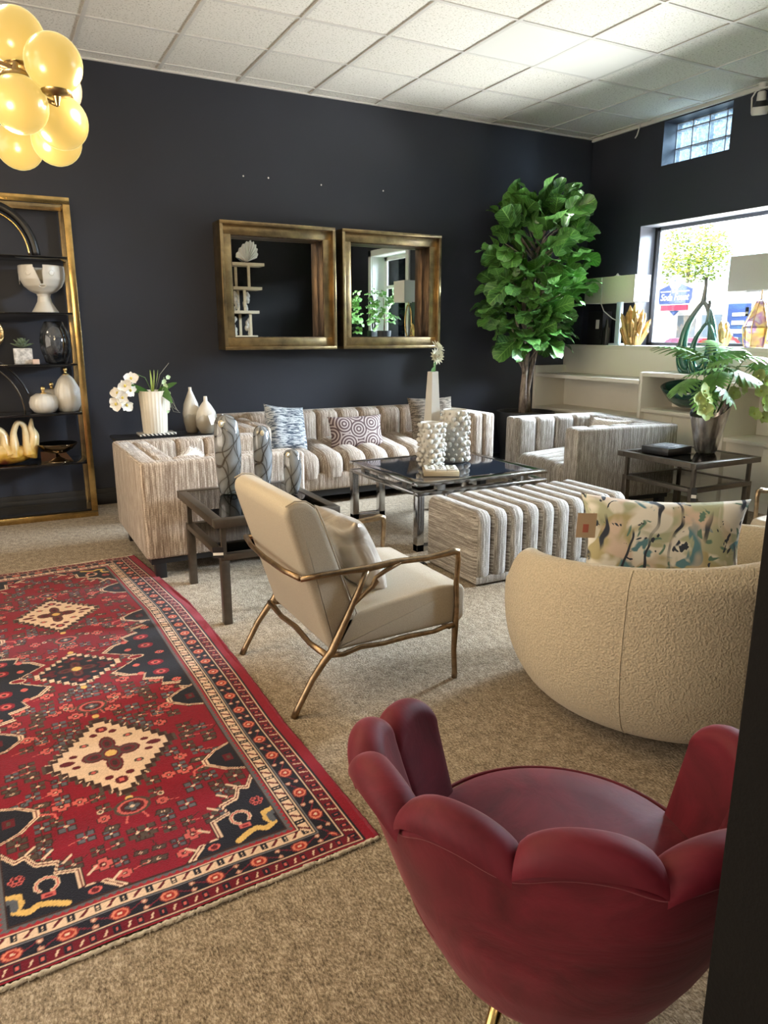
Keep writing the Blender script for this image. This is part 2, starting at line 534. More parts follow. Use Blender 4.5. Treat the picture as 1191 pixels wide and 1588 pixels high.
M['fur'] = mat('white_faux_fur', (0.80, 0.76, 0.70), 1.0, var=0.12, vscale=60, bump=0.9, bscale=90, sheen=0.6)
M['pane'] = glassy('window_pane', (0.97, 0.99, 0.99))
M['tglass'] = glassy('clear_table_glass', (0.80, 0.86, 0.85), ior=1.5)
def mirror_mat():
    m, nt, bs = _nt('silvered_mirror')
    bs.inputs['Base Color'].default_value = (0.84, 0.86, 0.87, 1); bs.inputs['Metallic'].default_value = 1; bs.inputs['Roughness'].default_value = 0.008
    return m
M['mirror'] = mirror_mat()

# ------------------------------------------------------------------ room shell
XR, YB, ZC = 5.71, 6.19, 3.265
XL, YF = -4.2, -4.4
TH = 0.26                                   # depth of the window reveals
struct('floor', B().box(XL, XR + TH, YF, YB + 0.2, -0.12, 0.0), M['carpet'])
struct('ceiling', B().box(XL - .2, XR + TH, YF - .2, YB + 0.2, ZC, ZC + 0.15), M['tile'])
struct('wall_back', B().box(XL - .2, XR + TH, YB, YB + 0.2, 0, ZC), M['wall'])
M['side_wall'] = mat('warm_grey_showroom_paint', (0.42, 0.37, 0.31), 0.7)
struct('wall_left', B().box(XL - .2, XL, YF, YB, 0, ZC), M['side_wall'])
struct('wall_front', B().box(XL - .2, XR + TH, YF - .2, YF, 0, ZC), M['side_wall'])
# window wall with its openings
W1 = (3.28, 5.468, 1.225, 2.352)            # big shop window (y0, y1, z0, z1)
W2 = (4.56, 5.277, 2.85, 3.225)             # glass block light
W3 = (1.18, 2.32, 1.225, 2.56)              # window seen in the right-hand mirror
SF = (-2.8, -0.4, 0.15, 2.7)                # shop front behind the partition
w = B()
def band(y0, y1, z0, z1): w.box(XR, XR + TH, y0, y1, z0, z1)
band(YF, SF[0], 0, ZC); band(SF[0], SF[1], 0, SF[2]); band(SF[0], SF[1], SF[3], ZC)
band(SF[1], W3[0], 0, ZC); band(W3[0], W3[1], 0, W3[2]); band(W3[0], W3[1], W3[3], ZC)
band(W3[1], W1[0], 0, ZC); band(W1[0], W1[1], 0, W1[2])
band(W1[0], W2[0], W1[3], ZC); band(W2[0], W1[1], W1[3], W2[2]); band(W2[0], W2[1], W2[3], ZC)
band(W2[1], W1[1], W2[2], ZC); band(W1[1], YB + .2, 0, ZC)
struct('wall_right', w, M['wall'])
# partition whose end stands close to the camera
M['charcoal'] = mat('charcoal_partition_paint', (0.0065, 0.0060, 0.0058), 0.8, bump=.1, bscale=200, spec=.12)
struct('wall_partition', B().box(0.628, XR, 0.27, 0.421, 0, ZC, bev=0.004), M['charcoal'])
# skirting
bb = B()
bb.box(XL, XR, YB - 0.018, YB, 0, 0.13, bev=0.003); bb.box(XL, XR, YB - 0.026, YB, 0, 0.09, bev=0.004)
struct('baseboard_back', bb, M['black_wood'])
struct('baseboard_right', B().box(XR - 0.018, XR, 0.43, 3.2, 0, 0.13, bev=0.004), M['black_wood'])
# suspended ceiling rails
g = B()
k = 0
x = 0.153 - 0.61 * 8
while x < XR:
    if x > XL: g.box(x - 0.012, x + 0.012, YF, YB, ZC - 0.007, ZC + 0.001)
    x += 0.61
y = 6.037
while y > YF:
    g.box(XL, XR, y - 0.012, y + 0.012, ZC - 0.0065, ZC + 0.001)
    y -= 0.61
g.box(XL, XR, YB - 0.02, YB, ZC - 0.012, ZC); g.box(XR - 0.022, XR, YF, YB, ZC - 0.03, ZC)
struct('trim_1', g, M['bar'])
tag(obj('light_panel', B().box(3.218, 4.408, 4.222, 4.803, ZC - 0.006, ZC + 0.002), M['panel_light']),
    'smooth flat white light panel set flush among the speckled ceiling tiles', 'ceiling light')
tag(obj('ceiling_cover', B().lathe([(0.055, 0), (0.055, -0.006), (0.05, -0.012)], 24), M['bar'], loc=(5.36, 4.86, ZC)),
    'small round white cover plate on the ceiling above the glass block window', 'cover plate')

# ---- casings and panes
def casing(name, W, dep, t, m, sill=True):
    f = B()
    y0, y1, z0, z1 = W
    f.box(XR - 0.004, XR + dep, y1 - 0.006, y1, z0, z1)            # left reveal
    f.box(XR - 0.004, XR + dep, y0, y0 + 0.006, z0, z1)
    f.box(XR - 0.004, XR + dep, y0, y1, z1 - 0.006, z1)            # soffit
    if sill: f.box(XR - 0.004, XR + dep, y0, y1, z0, z0 + 0.006)
    xx = XR + dep - 0.03
    f.box(xx, xx + 0.05, y1 - t, y1, z0, z1); f.box(xx, xx + 0.05, y0, y0 + t, z0, z1)
    f.box(xx, xx + 0.05, y0, y1, z1 - t * .7, z1); f.box(xx, xx + 0.05, y0, y1, z0, z0 + t * .7)
    return struct(name, f, m)
w1 = casing('window_1', W1, TH - 0.01, 0.05, M['frame_shaded'])
struct('window_gasket', B().box(XR + 0.195, XR + 0.215, W1[1] - 0.012, W1[1] - 0.006, W1[2], W1[3]), M['black'], w1)
struct('window_pane', B().box(XR + 0.228, XR + 0.234, W1[0] + .05, W1[1] - .05, W1[2] + .03, W1[3] - .03), M['pane'], w1)
M['frame_bright'] = mat('white_window_casing', (0.70, 0.70, 0.70), 0.5)
w3 = casing('window_2', W3, TH - 0.01, 0.09, M['frame_bright'])
fr = B().box(XR - 0.03, XR, W3[0] - 0.09, W3[0], W3[2], W3[3] + 0.09).box(XR - 0.03, XR, W3[1], W3[1] + 0.09, W3[2], W3[3] + 0.09).box(XR - 0.03, XR, W3[0] - .09, W3[1] + .09, W3[3], W3[3] + 0.09)
struct('window_architrave', fr, M['frame_bright'], w3)
struct('window_pane', B().box(XR + 0.228, XR + 0.234, W3[0] + .05, W3[1] - .05, W3[2] + .03, W3[3] - .03), M['pane'], w3)
struct('window_bar', B().box(XR + 0.21, XR + 0.25, W3[0], W3[1], 2.06, 2.11), M['frame_bright'], w3)
w4 = casing('window_3', SF, TH - 0.01, 0.06, M['frame_shaded'])
struct('window_pane', B().box(XR + 0.228, XR + 0.234, SF[0] + .05, SF[1] - .05, SF[2] + .03, SF[3] - .03), M['pane'], w4)

# ---- glass blocks: 4 x 3, wavy clear glass with pale mortar
def block_mat():
    m = bpy.data.materials.new('wavy_block_glass'); m.use_nodes = True
    nt = m.node_tree; nt.nodes.clear(); L = nt.links
    out = node(nt, 'ShaderNodeOutputMaterial')
    tc = node(nt, 'ShaderNodeTexCoord')
    nz = node(nt, 'ShaderNodeTexNoise', i_Scale=26.0, i_Detail=1.5, i_Distortion=2.0)
    L.new(tc.outputs['Object'], nz.inputs['Vector'])
    rp = ramp(nt, [(0.38, (0.10, 0.15, 0.19)), (0.54, (0.42, 0.47, 0.50))])
    L.new(nz.outputs['Fac'], rp.inputs['Fac'])
    tr = node(nt, 'ShaderNodeBsdfTransparent'); L.new(rp.outputs['Color'], tr.inputs['Color'])
    tl = node(nt, 'ShaderNodeBsdfTranslucent'); tl.inputs['Color'].default_value = (0.12, 0.15, 0.17, 1)
    gl = node(nt, 'ShaderNodeBsdfGlossy'); gl.inputs['Roughness'].default_value = 0.08
    bp = node(nt, 'ShaderNodeBump', i_Strength=0.6, i_Distance=0.02)
    L.new(nz.outputs['Fac'], bp.inputs['Height']); L.new(bp.outputs['Normal'], gl.inputs['Normal'])
    m1 = node(nt, 'ShaderNodeMixShader', i_0=0.25); m2 = node(nt, 'ShaderNodeMixShader', i_0=0.12)
    L.new(tr.outputs[0], m1.inputs[1]); L.new(tl.outputs[0], m1.inputs[2])
    L.new(m1.outputs[0], m2.inputs[1]); L.new(gl.outputs[0], m2.inputs[2])
    L.new(m2.outputs[0], out.inputs['Surface'])
    return m
M['block'] = block_mat()
M['mortar'] = mat('grey_mortar', (0.32, 0.34, 0.38), 0.8)
ny, nz_ = 4, 3
bw = (W2[1] - W2[0]) / ny
bh = (W2[3] + 0.1 - W2[2]) / nz_
gbw = B()
for i in range(ny + 1):
    yy = W2[0] + i * bw
    gbw.box(XR + 0.165, XR + 0.235, yy - 0.005, yy + 0.005, W2[2], W2[3])
for j in range(nz_ + 1):
    zz = min(W2[2] + j * bh, W2[3])
    gbw.box(XR + 0.165, XR + 0.235, W2[0], W2[1], zz - 0.005, zz + 0.005)
gb = struct('window_4', gbw, M['mortar'])
for i in range(ny):
    for j in range(nz_):
        z1 = min(W2[2] + (j + 1) * bh, W2[3])
        struct('window_glass_block', B().box(XR + 0.17, XR + 0.23, W2[0] + i * bw + 0.005, W2[0] + (i + 1) * bw - 0.005, W2[2] + j * bh + 0.005, z1 - 0.005, bev=0.008), M['block'], gb)

# ---- nail stubs left on the wall
for i, (nx, nz2) in enumerate(((2.0, 2.583), (2.213, 2.588), (2.684, 2.575), (3.282, 2.578))):
    tag(obj('wall_plug', B().lathe([(0.006, 0), (0.007, 0.004), (0.004, 0.009)], 8, M=TM(rx=R(90))), M['tagw'], loc=(nx, YB, nz2)),
        ['white wall plug above the left mirror, leftmost of four in the row', 'white wall plug second from the left in the row above the mirrors',
         'white wall plug above the right end of the left mirror', 'white wall plug above the right mirror, rightmost of four'][i], 'wall plug', 'wall plugs above the mirrors')

# ------------------------------------------------------------------ built-in shelving under the window
XF, XU = 5.07, 5.46
s = B()
# raised ledge along the wall
s.box(XU, XR, 0.43, YB - 0.002, 1.195, 1.232, bev=0.003)
s.box(XU + 0.012, XR, 0.43, YB - 0.002, 0.0, 1.20)
# section beside the corner
def sec(y0, y1, ztop, shelf):
    s.box(XF, XU + .02, y0, y1, ztop - 0.035, ztop, bev=0.003)
    s.box(XF + 0.01, XU + .02, y0, y1, shelf - 0.03, shelf, bev=0.002)
    s.box(XF + 0.05, XU + .02, y0, y1, 0.0, shelf - 0.03)
sec(4.72, 6.15, 0.945, 0.605)
sec(3.86, 4.70, 1.015, 0.700)
sec(1.0, 3.84, 0.975, 0.545)
for yy, zt in ((6.15, 1.022), (4.70, 1.016), (3.835, 1.03), (1.0, 1.0)):
    s.box(XF, XU + .02, yy, yy + 0.036, 0.0, zt, bev=0.003)
s.box(XF + 0.0, XU, 3.855, 4.0, 0.0, 0.69)
st = struct('trim_2', s, M['white_paint'])
for (a, b_, z1) in ((4.80, 5.42, .56), (5.45, 6.10, .56), (4.03, 4.36, .655), (4.38, 4.68, .655), (2.85, 3.5, .5), (2.1, 2.83, .5)):
    struct('trim_cupboard_door', B().box(XF + 0.036, XF + 0.052, a, b_, 0.10, z1, bev=0.004), M['white_paint'], st)

# ------------------------------------------------------------------ street outside
M['asphalt'] = mat('pale_asphalt', (0.32, 0.32, 0.33), 0.9, var=0.2, vscale=3)
M['pavement'] = mat('concrete_pavement', (0.55, 0.54, 0.52), 0.9, var=0.15, vscale=4)
M['facade'] = mat('white_stucco', (0.80, 0.80, 0.78), 0.8)
M['dark_glass'] = mat('shop_window_dark', (0.10, 0.14, 0.18), 0.08, spec=0.8)
M['blue'] = mat('blue_sign_paint', (0.018, 0.04, 0.14), 0.5)
M['red_sign'] = mat('red_sign_paint', (0.30, 0.02, 0.05), 0.5)
M['red_car'] = mat('red_car_paint', (0.20, 0.006, 0.008), 0.2, coat=1.0)
M['sign_white'] = mat('white_sign_board', (0.9, 0.9, 0.9), 0.5)
gr = struct('ground', B().box(XR + TH, 60, -30, 45, -0.3, -0.14), M['asphalt'])
struct('trim_pavement', B().box(XR + TH, 8.6, -30, 45, -0.14, -0.02), M['pavement'])
struct('trim_far_pavement', B().box(15.5, 18, -30, 45, -0.14, -0.02), M['pavement'])
# facade opposite
f = thing('shop_building', 'white shop building across the street with dark shop windows', 'building', (18, 15, -0.14))
b = B().box(0, 8, -9, 1.4, 0, 2.9)
obj('wall', b, M['facade'], f)
obj('cornice', B().box(-0.25, 0.1, -9, 1.4, 2.30, 2.36), M['bar'], f)
for (a, c_, z0, z1) in ((-1.0, -0.35, 0.5, 2.0), (-0.15, 0.5, 1.1, 2.0), (-2.6, -1.3, 0.5, 2.0), (-4.6, -3.0, 0.5, 2.0), (-6.9, -5.0, 0.5, 2.0)):
    fr = obj('window', B().box(-0.05, 0.05, a - .05, c_ + .05, z0 - .05, z1 + .05), M['facade'], f)
    obj('pane', B().box(-0.08, -0.04, a, c_, z0, z1), M['dark_glass'], fr)
b2 = thing('neighbouring_building', 'plain white building far behind the parked cars', 'building', (42, 40, -0.14))
obj('wall', B().box(0, 8, -8, 14, 0, 4.0), M['facade'], b2)
obj('roof', B().box(-.4, 8, -8.2, 14.2, 4.0, 4.25), M['bar'], b2)
# hanging shop sign
sg = thing('shop_sign', 'blue six-sided shop sign with white lettering behind the glass', 'sign', (17.6, 15.35, 2.42))
A = lambda y, z: (-y, z)
poly = [(-.52, -.24), (-.60, -.1), (-.60, .16), (-.2, .30), (.2, .30), (.60, .16), (.60, -.1), (.52, -.24)]
obj('border', B().prism([(a * 1.09, c * 1.14) for a, c in poly], -0.02, 0.02, 'x'), M['sign_white'], sg)
obj('board', B().prism(poly, -0.035, 0.025, 'x'), M['blue'], sg)
obj('emblem', B().lathe([(0.2, -0.03), (0.2, 0.03)], 32, M=TM(-0.03, 0, 0.36, ry=R(90))), M['sign_white'], sg)
obj('emblem_mark', B().prism([(-.03, .02), (.03, .02), (0, .14)], -0.075, -0.062, 'x', M=TM(0, 0, .35)).prism([(-.03, -.02), (.03, -.02), (0, -.12)], -0.075, -0.062, 'x', M=TM(0, 0, .35)), M['blue'], sg)
obj('banner', B().box(-0.04, 0.02, -.46, .46, -.42, -.27), M['red_sign'], sg)
obj('pointer', B().prism([(-.16, -.43), (.16, -.43), (0, -.56)], -0.02, 0.02, 'x'), M['blue'], sg)
obj('post', B().box(0.03, 0.12, -0.05, 0.05, -2.55, -0.3), M['bar'], sg)
def text(name, s_, size, m, parent, loc, shear=0.0, wide=1.0):
    cu = bpy.data.curves.new(name, 'FONT'); cu.body = s_; cu.size = size; cu.align_x = 'CENTER'; cu.align_y = 'CENTER'; cu.extrude = 0.004; cu.shear = shear
    o = bpy.data.objects.new(name, cu); COL.objects.link(o)
    dg = bpy.context.evaluated_depsgraph_get()
    me = bpy.data.meshes.new_from_object(o.evaluated_get(dg))
    bpy.data.objects.remove(o); bpy.data.curves.remove(cu)
    me.transform(Matrix(((0, 0, -1, 0), (-wide, 0, 0, 0), (0, 1, 0, 0), (0, 0, 0, 1))))
    t = bpy.data.objects.new(name, me); me.materials.clear(); me.materials.append(m); COL.objects.link(t)
    t.parent = parent; t.location = loc
    return t
text('lettering', 'THE', 0.13, M['sign_white'], sg, (-0.045, 0, 0.10))
text('lettering', 'Soda Fount', 0.27, M['sign_white'], sg, (-0.045, 0.0, -0.06), 0.3, 0.8)
obj('rule', B().box(-0.045, -0.03, 0.14, 0.5, .09, .115), M['sign_white'], sg)
obj('rule', B().box(-0.045, -0.03, -0.5, -0.14, .09, .115), M['sign_white'], sg)
# blue board with white bars
bs_ = thing('notice_board', 'blue street board with three white bars seen through the window', 'sign', (17.5, 13.25, -0.14))
obj('board', B().box(-.03, .03, -.42, .22, 1.4, 2.25), M['blue'], bs_)
obj('bars', B().box(-.05, -.02, -.30, .06, 1.50, 1.60).box(-.05, -.02, -.30, .06, 1.72, 1.82).box(-.05, -.02, -.30, .06, 1.94, 2.02), M['sign_white'], bs_)
obj('post', B().box(-.03, .03, -.13, -.07, 0, 1.4), M['bar'], bs_)
# parked car
cr = thing('parked_car', 'red parked car seen through the green loop vase', 'car', (15.3, 12.5, -0.14))
prof = [(-2.1, .3), (-2.15, .75), (-1.3, .92), (-.6, 1.45), (.7, 1.5), (1.5, 1.0), (2.1, .9), (2.15, .3)]
cr.scale = (.9, .62, .95)
obj('body', B().prism(prof, -.85, .85, 'y', bev=0.06), M['red_car'], cr, smooth=50)
obj('side_glass', B().prism([(-1.0, .98), (-.5, 1.36), (.62, 1.4), (1.25, 1.0)], -.87, .87, 'y'), M['dark_glass'], cr)
for px_ in (-1.35, 1.35):
    for sy in (-.8, .8):
        obj('wheel', B().lathe([(.3, -.1), (.34, -.06), (.34, .06), (.3, .1)], 24, M=TM(px_, sy, .34, rx=R(90))), M['black'], cr)
# street tree
tr = thing('street_tree', 'leafy green street tree beyond the shop window', 'tree', (27.5, 23.3, -0.14))
obj('trunk', B().tube([(0, 0, 0), (.1, 0, 1.6), (0, .1, 3.2), (.1, .2, 4.8)], [.18, .14, .10, .05]), M['bark'], tr)
M['tree_leaf'] = mat('mottled_tree_leaf', (0.16, 0.27, 0.03), 0.6, col2=(0.50, 0.50, 0.06), vscale=1.3)  # leaf green mottled with yellow
t = bmesh.new()
for i in range(3600):
    th_, ph = random.uniform(0, 2 * PI), math.acos(random.uniform(-1, 1)); rr = 1.0 * random.random() ** 0.4
    c = Vector((rr * math.sin(ph) * math.cos(th_) * 1.4, rr * math.sin(ph) * math.sin(th_) * 1.75, 4.75 + rr * math.cos(ph) * 1.55))
    if mnoise.noise(c * 1.3) < -0.2: continue
    d1 = Vector((random.gauss(0, 1), random.gauss(0, 1), random.gauss(0, 1))).normalized(); d2 = d1.orthogonal().normalized() * .05; d1 *= .09
    t.faces.new([t.verts.new(c - d1), t.verts.new(c + d2), t.verts.new(c + d1), t.verts.new(c - d2)])
obj('foliage', B().add(t), M['tree_leaf'], tr, smooth=0, recalc=False)
# ------------------------------------------------------------------ mirrors
def mirror(x0, label):
    W_, z0, z1, yf = 0.995, 1.213, 2.211, 5.985
    t = thing('wall_mirror', label, 'mirror', (x0, YB, z0), 0, 'square brass mirrors on the dark wall')
    H_ = z1 - z0; d = YB - yf
    def ring(b, a0, a1, ya, yb, bev=0.002):
        # picture-frame ring between inset a0 and a1
        b.box(a0, W_ - a0, ya, yb, a0, a1, bev=bev); b.box(a0, W_ - a0, ya, yb, H_ - a1, H_ - a0, bev=bev)
        b.box(a0, a1, ya, yb, a1, H_ - a1, bev=bev); b.box(W_ - a1, W_ - a0, ya, yb, a1, H_ - a1, bev=bev)
        return b
    obj('outer_frame', ring(B(), 0.0, 0.026, -d, -0.004), M['brass'], t)
    # mitred lip on the outer frame
    obj('inner_frame', ring(B(), 0.026, 0.098, -d + 0.045, -0.085), M['brass'], t)
    plabel(obj('recess_lining', ring(B(), 0.094, 0.104, -d + 0.05, -0.02), M['brass_dark'], t), 'dark bronze side lining of the recess')
    obj('glass', B().box(0.10, W_ - 0.10, -0.03, -0.022, 0.10, H_ - 0.10), M['mirror'], t, smooth=0)
    obj('back_panel', B().box(0.02, W_ - 0.02, -0.02, -0.004, 0.02, H_ - 0.02), M['black_wood'], t)
    return t
mirror(1.725, 'square brass framed mirror on the left, reflecting the wooden ladder shelf')
mirror(2.783, 'square brass framed mirror on the right, reflecting plants and a lamp')

# ------------------------------------------------------------------ armchairs and sofa
def channel(b, x0, x1, y0, y1, z0, z1, bev): b.box(x0, x1, y0, y1, z0, z1, bev=bev, seg=4)

def armchair(label, loc, rz, m):
    """local: opening towards +x, width along y; origin at the base centre"""
    D_, W_, H_ = 0.95, 0.99, 0.665
    t = thing('channel_tufted_armchair', label, 'armchair', loc, rz, 'tweed tub armchairs')
    x0, x1, y0, y1 = -D_ / 2, D_ / 2, -W_ / 2, W_ / 2
    zb = 0.12
    for sy, nm in ((y0, 'arm'), (y1 - 0.10, 'arm')):
        obj(nm, B().box(x0 + .003, x1, sy, sy + 0.10, zb, H_, bev=0.022, seg=3), m, t, uv='std')
    obj('back', B().box(x0, x0 + 0.11, y0 + .004, y1 - .004, zb + .002, H_ - .002, bev=0.018, seg=3), m, t, uv='std')
    # upright channels lining the inside
    ch = B(); n = 4
    wd = (W_ - 0.2) / n
    for i in range(n):
        channel(ch, x0 + 0.085, x0 + 0.225, y0 + 0.10 + i * wd - .003, y0 + 0.10 + (i + 1) * wd + .003, 0.25, H_ + 0.004, 0.05)
    obj('back_channels', ch, m, t, uv='std')
    for sg in (-1, 1):
        ch = B()
        n2 = 4; a = x0 + 0.19; wd2 = (x1 - 0.012 - a) / n2
        for i in range(n2):
            ya, yb = (y0 + 0.075, y0 + 0.185) if sg < 0 else (y1 - 0.185, y1 - 0.075)
            channel(ch, a + i * wd2 - .003, a + (i + 1) * wd2 + .003, ya, yb, 0.14, H_ + 0.004, 0.045)
        obj('arm_channels', ch, m, t, uv='std')
    st = B(); n3 = 5
    wd3 = (W_ - 0.36) / n3
    for i in range(n3):
        channel(st, x0 + 0.18, x1 + 0.0, y0 + 0.18 + i * wd3 - .004, y0 + 0.18 + (i + 1) * wd3 + .004, 0.14, 0.445, 0.055)
    # crown the seat
    for v in st.bm.verts:
        if v.co.z > 0.3:
            u = (v.co.x - (x0 + .18)) / (D_ - .18)
            v.co.z -= 0.07 * max(0, u - 0.55) ** 1.5 * 3 + 0.02 * (abs(v.co.y) / 0.3) ** 2
    obj('seat', st, m, t, uv='alongx')
    obj('base', B().box(x0 + 0.03, x1 - 0.03, y0 + 0.03, y1 - 0.03, 0.085, 0.14), M['black_wood'], t)
    for sx in (x0 + 0.05, x1 - 0.11):
        for sy in (y0 + 0.03, y1 - 0.09):
            plabel(obj('leg', B().box(sx, sx + 0.06, sy, sy + 0.06, 0, 0.09, bev=0.004), M['black_wood'], t), 'square black wooden leg')
    return t
armchair('tweed tub armchair with channelled lining at the left, its back to the brass shelf', (1.135, 4.525, 0), 0, M['tweed'])
armchair('tweed tub armchair between the fig tree and the right glass side table', (4.26, 4.475, 0), R(180 - 6), M['tweed_grey'])

so = thing('channel_tufted_sofa', 'long channel tufted tweed sofa against the dark wall below the mirrors', 'sofa', (2.785, 5.74, 0))
xl, xr, yf, yb_ = -1.155, 1.155, -0.44, 0.40
for a, b_ in ((xl, xl + 0.12), (xr - 0.12, xr)):
    obj('arm', B().box(a, b_, yf, yb_, 0.12, 0.66, bev=0.028, seg=3), M['tweed'], so, uv='std')
for a, b_, in ((xl + 0.10, xl + 0.235), (xr - 0.235, xr - 0.10)):
    ch = B(); n = 3; L_ = (yb_ - 0.2 - yf - 0.012) / n
    for i in range(n):
        channel(ch, a, b_, yf + 0.012 + i * L_ - .003, yf + 0.012 + (i + 1) * L_ + .003, 0.13, 0.668, 0.05)
    obj('arm_channels', ch, M['tweed'], so, uv='std')
obj('back', B().box(xl + .004, xr - .004, yb_ - 0.12, yb_ + .002, 0.122, 0.69, bev=0.028, seg=3), M['tweed'], so, uv='std')
ch = B(); n = 9; wd = (2.31 - 0.44) / n
for i in range(n):
    channel(ch, xl + 0.22 + i * wd - .003, xl + 0.22 + (i + 1) * wd + .003, yb_ - 0.27, yb_ - 0.07, 0.3, 0.70, 0.06)
obj('back_channels', ch, M['tweed'], so, uv='std')
ch = B()
for i in range(n):
    channel(ch, xl + 0.22 + i * wd - .004, xl + 0.22 + (i + 1) * wd + .004, yf + 0.0, yb_ - 0.2, 0.225, 0.475, 0.085)
for v in ch.bm.verts:
    if v.co.z > 0.3: v.co.z -= 0.09 * max(0, (-v.co.y - 0.0) / 0.44) ** 2.5
obj('seat', ch, M['tweed'], so, uv='std')
obj('front_rail', B().box(xl + 0.11, xr - 0.11, yf + 0.012, yf + 0.10, 0.12, 0.26, bev=0.02, seg=3), M['tweed'], so, uv='std')
obj('base', B().box(xl + 0.03, xr - 0.03, yf + 0.03, yb_ - 0.03, 0.07, 0.125), M['black_wood'], so)
for sx in (xl + 0.05, xr - 0.11):
    for sy in (yf + 0.04, yb_ - 0.10):
        plabel(obj('leg', B().box(sx, sx + 0.06, sy, sy + 0.06, 0, 0.09), M['black_wood'], so), 'square black wooden leg')

# ------------------------------------------------------------------ channelled bench
bn = thing('channel_tufted_bench', 'long striped channel tufted ottoman bench in front of the coffee table', 'bench', (2.75, 3.35, 0))
ch = B(); n = 10; L_ = 1.10; wd = L_ / n
for i in range(n):
    channel(ch, -L_ / 2 + i * wd + .001, -L_ / 2 + (i + 1) * wd - .001, -0.265, 0.265, 0.035, 0.425, 0.045)
for v in ch.bm.verts:      # soften the long top edges
    e = abs(v.co.y)
    if v.co.z > 0.3 and e > 0.2: v.co.z -= 0.03 * ((e - 0.2) / 0.065) ** 2
obj('cushion', ch, M['tweed_grey'], bn, uv='bench')
obj('base_welt', B().box(-L_ / 2 + .01, L_ / 2 - .01, -0.255, 0.255, 0.012, 0.06, bev=0.01), M['tweed_grey'], bn, uv='bench')
for sx in (-.5, .44):
    for sy in (-.22, .16):
        obj('glide', B().box(sx, sx + .06, sy, sy + .06, 0, 0.015), M['black'], bn)

# ------------------------------------------------------------------ coffee table
ct = thing('coffee_table', 'low square coffee table of polished steel with a dark glass top', 'coffee table', (2.78, 4.31, 0))
hx, hy = 0.515, 0.49
def frame_ring(b, hx, hy, w_, z0, z1):
    b.box(-hx, hx, -hy, -hy + w_, z0, z1, bev=.002); b.box(-hx, hx, hy - w_, hy, z0, z1, bev=.002)
    b.box(-hx, -hx + w_, -hy + w_, hy - w_, z0, z1, bev=.002); b.box(hx - w_, hx, -hy + w_, hy - w_, z0, z1, bev=.002)
    return b
obj('top_frame', frame_ring(B(), hx, hy, 0.07, 0.418, 0.440), M['chrome'], ct)
plabel(obj('glass_top', B().box(-hx + .068, hx - .068, -hy + .068, hy - .068, 0.424, 0.4385), M['smoke_glass'], ct), 'dark reflective glass panel')
obj('lower_frame', frame_ring(B(), hx - 0.0, hy - 0.0, 0.055, 0.358, 0.380), M['chrome'], ct)
for sx in (-1, 1):
    for sy in (-1, 1):
        obj('spacer', B().box(sx * .33 - .03, sx * .33 + .03, sy * .455 - .02, sy * .455 + .02, 0.38, 0.42), M['chrome'], ct)
        obj('spacer', B().box(sx * .48 - .02, sx * .48 + .02, sy * .30 - .03, sy * .30 + .03, 0.38, 0.42), M['chrome'], ct)
        lb = B(); xa, xb = sorted((sx * (hx - .002), sx * (hx - .27))); ya, yb2 = sorted((sy * (hy - .0), sy * (hy - .05)))
        lb.box(xa, xa + .05, ya, yb2, 0.0, 0.36, bev=.002); lb.box(xb - .05, xb, ya, yb2, 0.0, 0.36, bev=.002); lb.box(xa, xb, ya, yb2, 0.0, 0.045, bev=.002)
        obj('leg', lb, M['chrome'], ct)

# ------------------------------------------------------------------ glass side tables
def side_table(label, loc, W_, D_):
    t = thing('side_table', label, 'side table', loc, 0, 'bronze side tables with two glass shelves')
    hx, hy = W_ / 2, D_ / 2
    def ring(hx, hy, w_, z0, z1):
        return frame_ring(B(), hx, hy, w_, z0, z1)
    obj('top_frame', ring(hx, hy, 0.045, 0.482, 0.520), M['table_bronze'], t)
    obj('top_glass', B().box(-hx + .04, hx - .04, -hy + .04, hy - .04, 0.509, 0.517), M['tglass'], t, smooth=0)
    obj('shelf_frame', ring(hx - .03, hy - .03, 0.04, 0.315, 0.345), M['table_bronze'], t)
    obj('shelf_glass', B().box(-hx + .06, hx - .06, -hy + .06, hy - .06, 0.333, 0.341), M['tglass'], t, smooth=0)
    for sx in (-1, 1):
        for sy in (-1, 1):
            cx, cy = sx * (hx - .05), sy * (hy - .05)
            obj('leg', B().box(cx - .02, cx + .02, cy - .02, cy + .02, 0, 0.32, bev=.002), M['table_bronze'], t)
            obj('upper_post', B().box(cx - .011, cx + .011, cy - .011, cy + .011, 0.34, 0.485), M['table_bronze'], t)
    return t
stL = side_table('bronze glass side table on the left, carrying three smoky glass sculptures', (1.14, 3.565, 0), 0.625, 0.755)
stR = side_table('bronze glass side table on the right, carrying the silver vase of greenery', (4.31, 3.525, 0), 0.655, 0.68)
def price_tag(label, loc, rz, m=None, w_=.035, h_=.055, card2=True, string=0.06, group=None, rx=0):
    t = thing('price_tag', label, 'price tag', loc, rz)
    obj('string', B().tube([(0, 0, 0), (0.004, 0, -string * .5), (0, 0, -string)], 0.0008, 5), M['tagb'], t)
    obj('card', B().box(-w_ / 2, w_ / 2, -0.001, 0.001, -string - h_, -string, M=TM(rx=rx)), m or M['tagb'], t, smooth=0)
    if card2:
        plabel(obj('stripe', B().box(-w_ / 2 + .002, w_ / 2 - .002, -0.0018, 0.0018, -string - h_ * .75, -string - h_ * .5, M=TM(rx=rx)), M['tagw'], t, smooth=0), 'white strip')
    return t
price_tag('black price tag with a white strip hanging from the left side table', (0.835, 3.18, 0.482), R(-20), string=.085, w_=.05, h_=.05)
price_tag('long black price tag hanging from the right side table', (3.99, 3.185, 0.482), R(-50), string=.12, w_=.035, h_=.09)

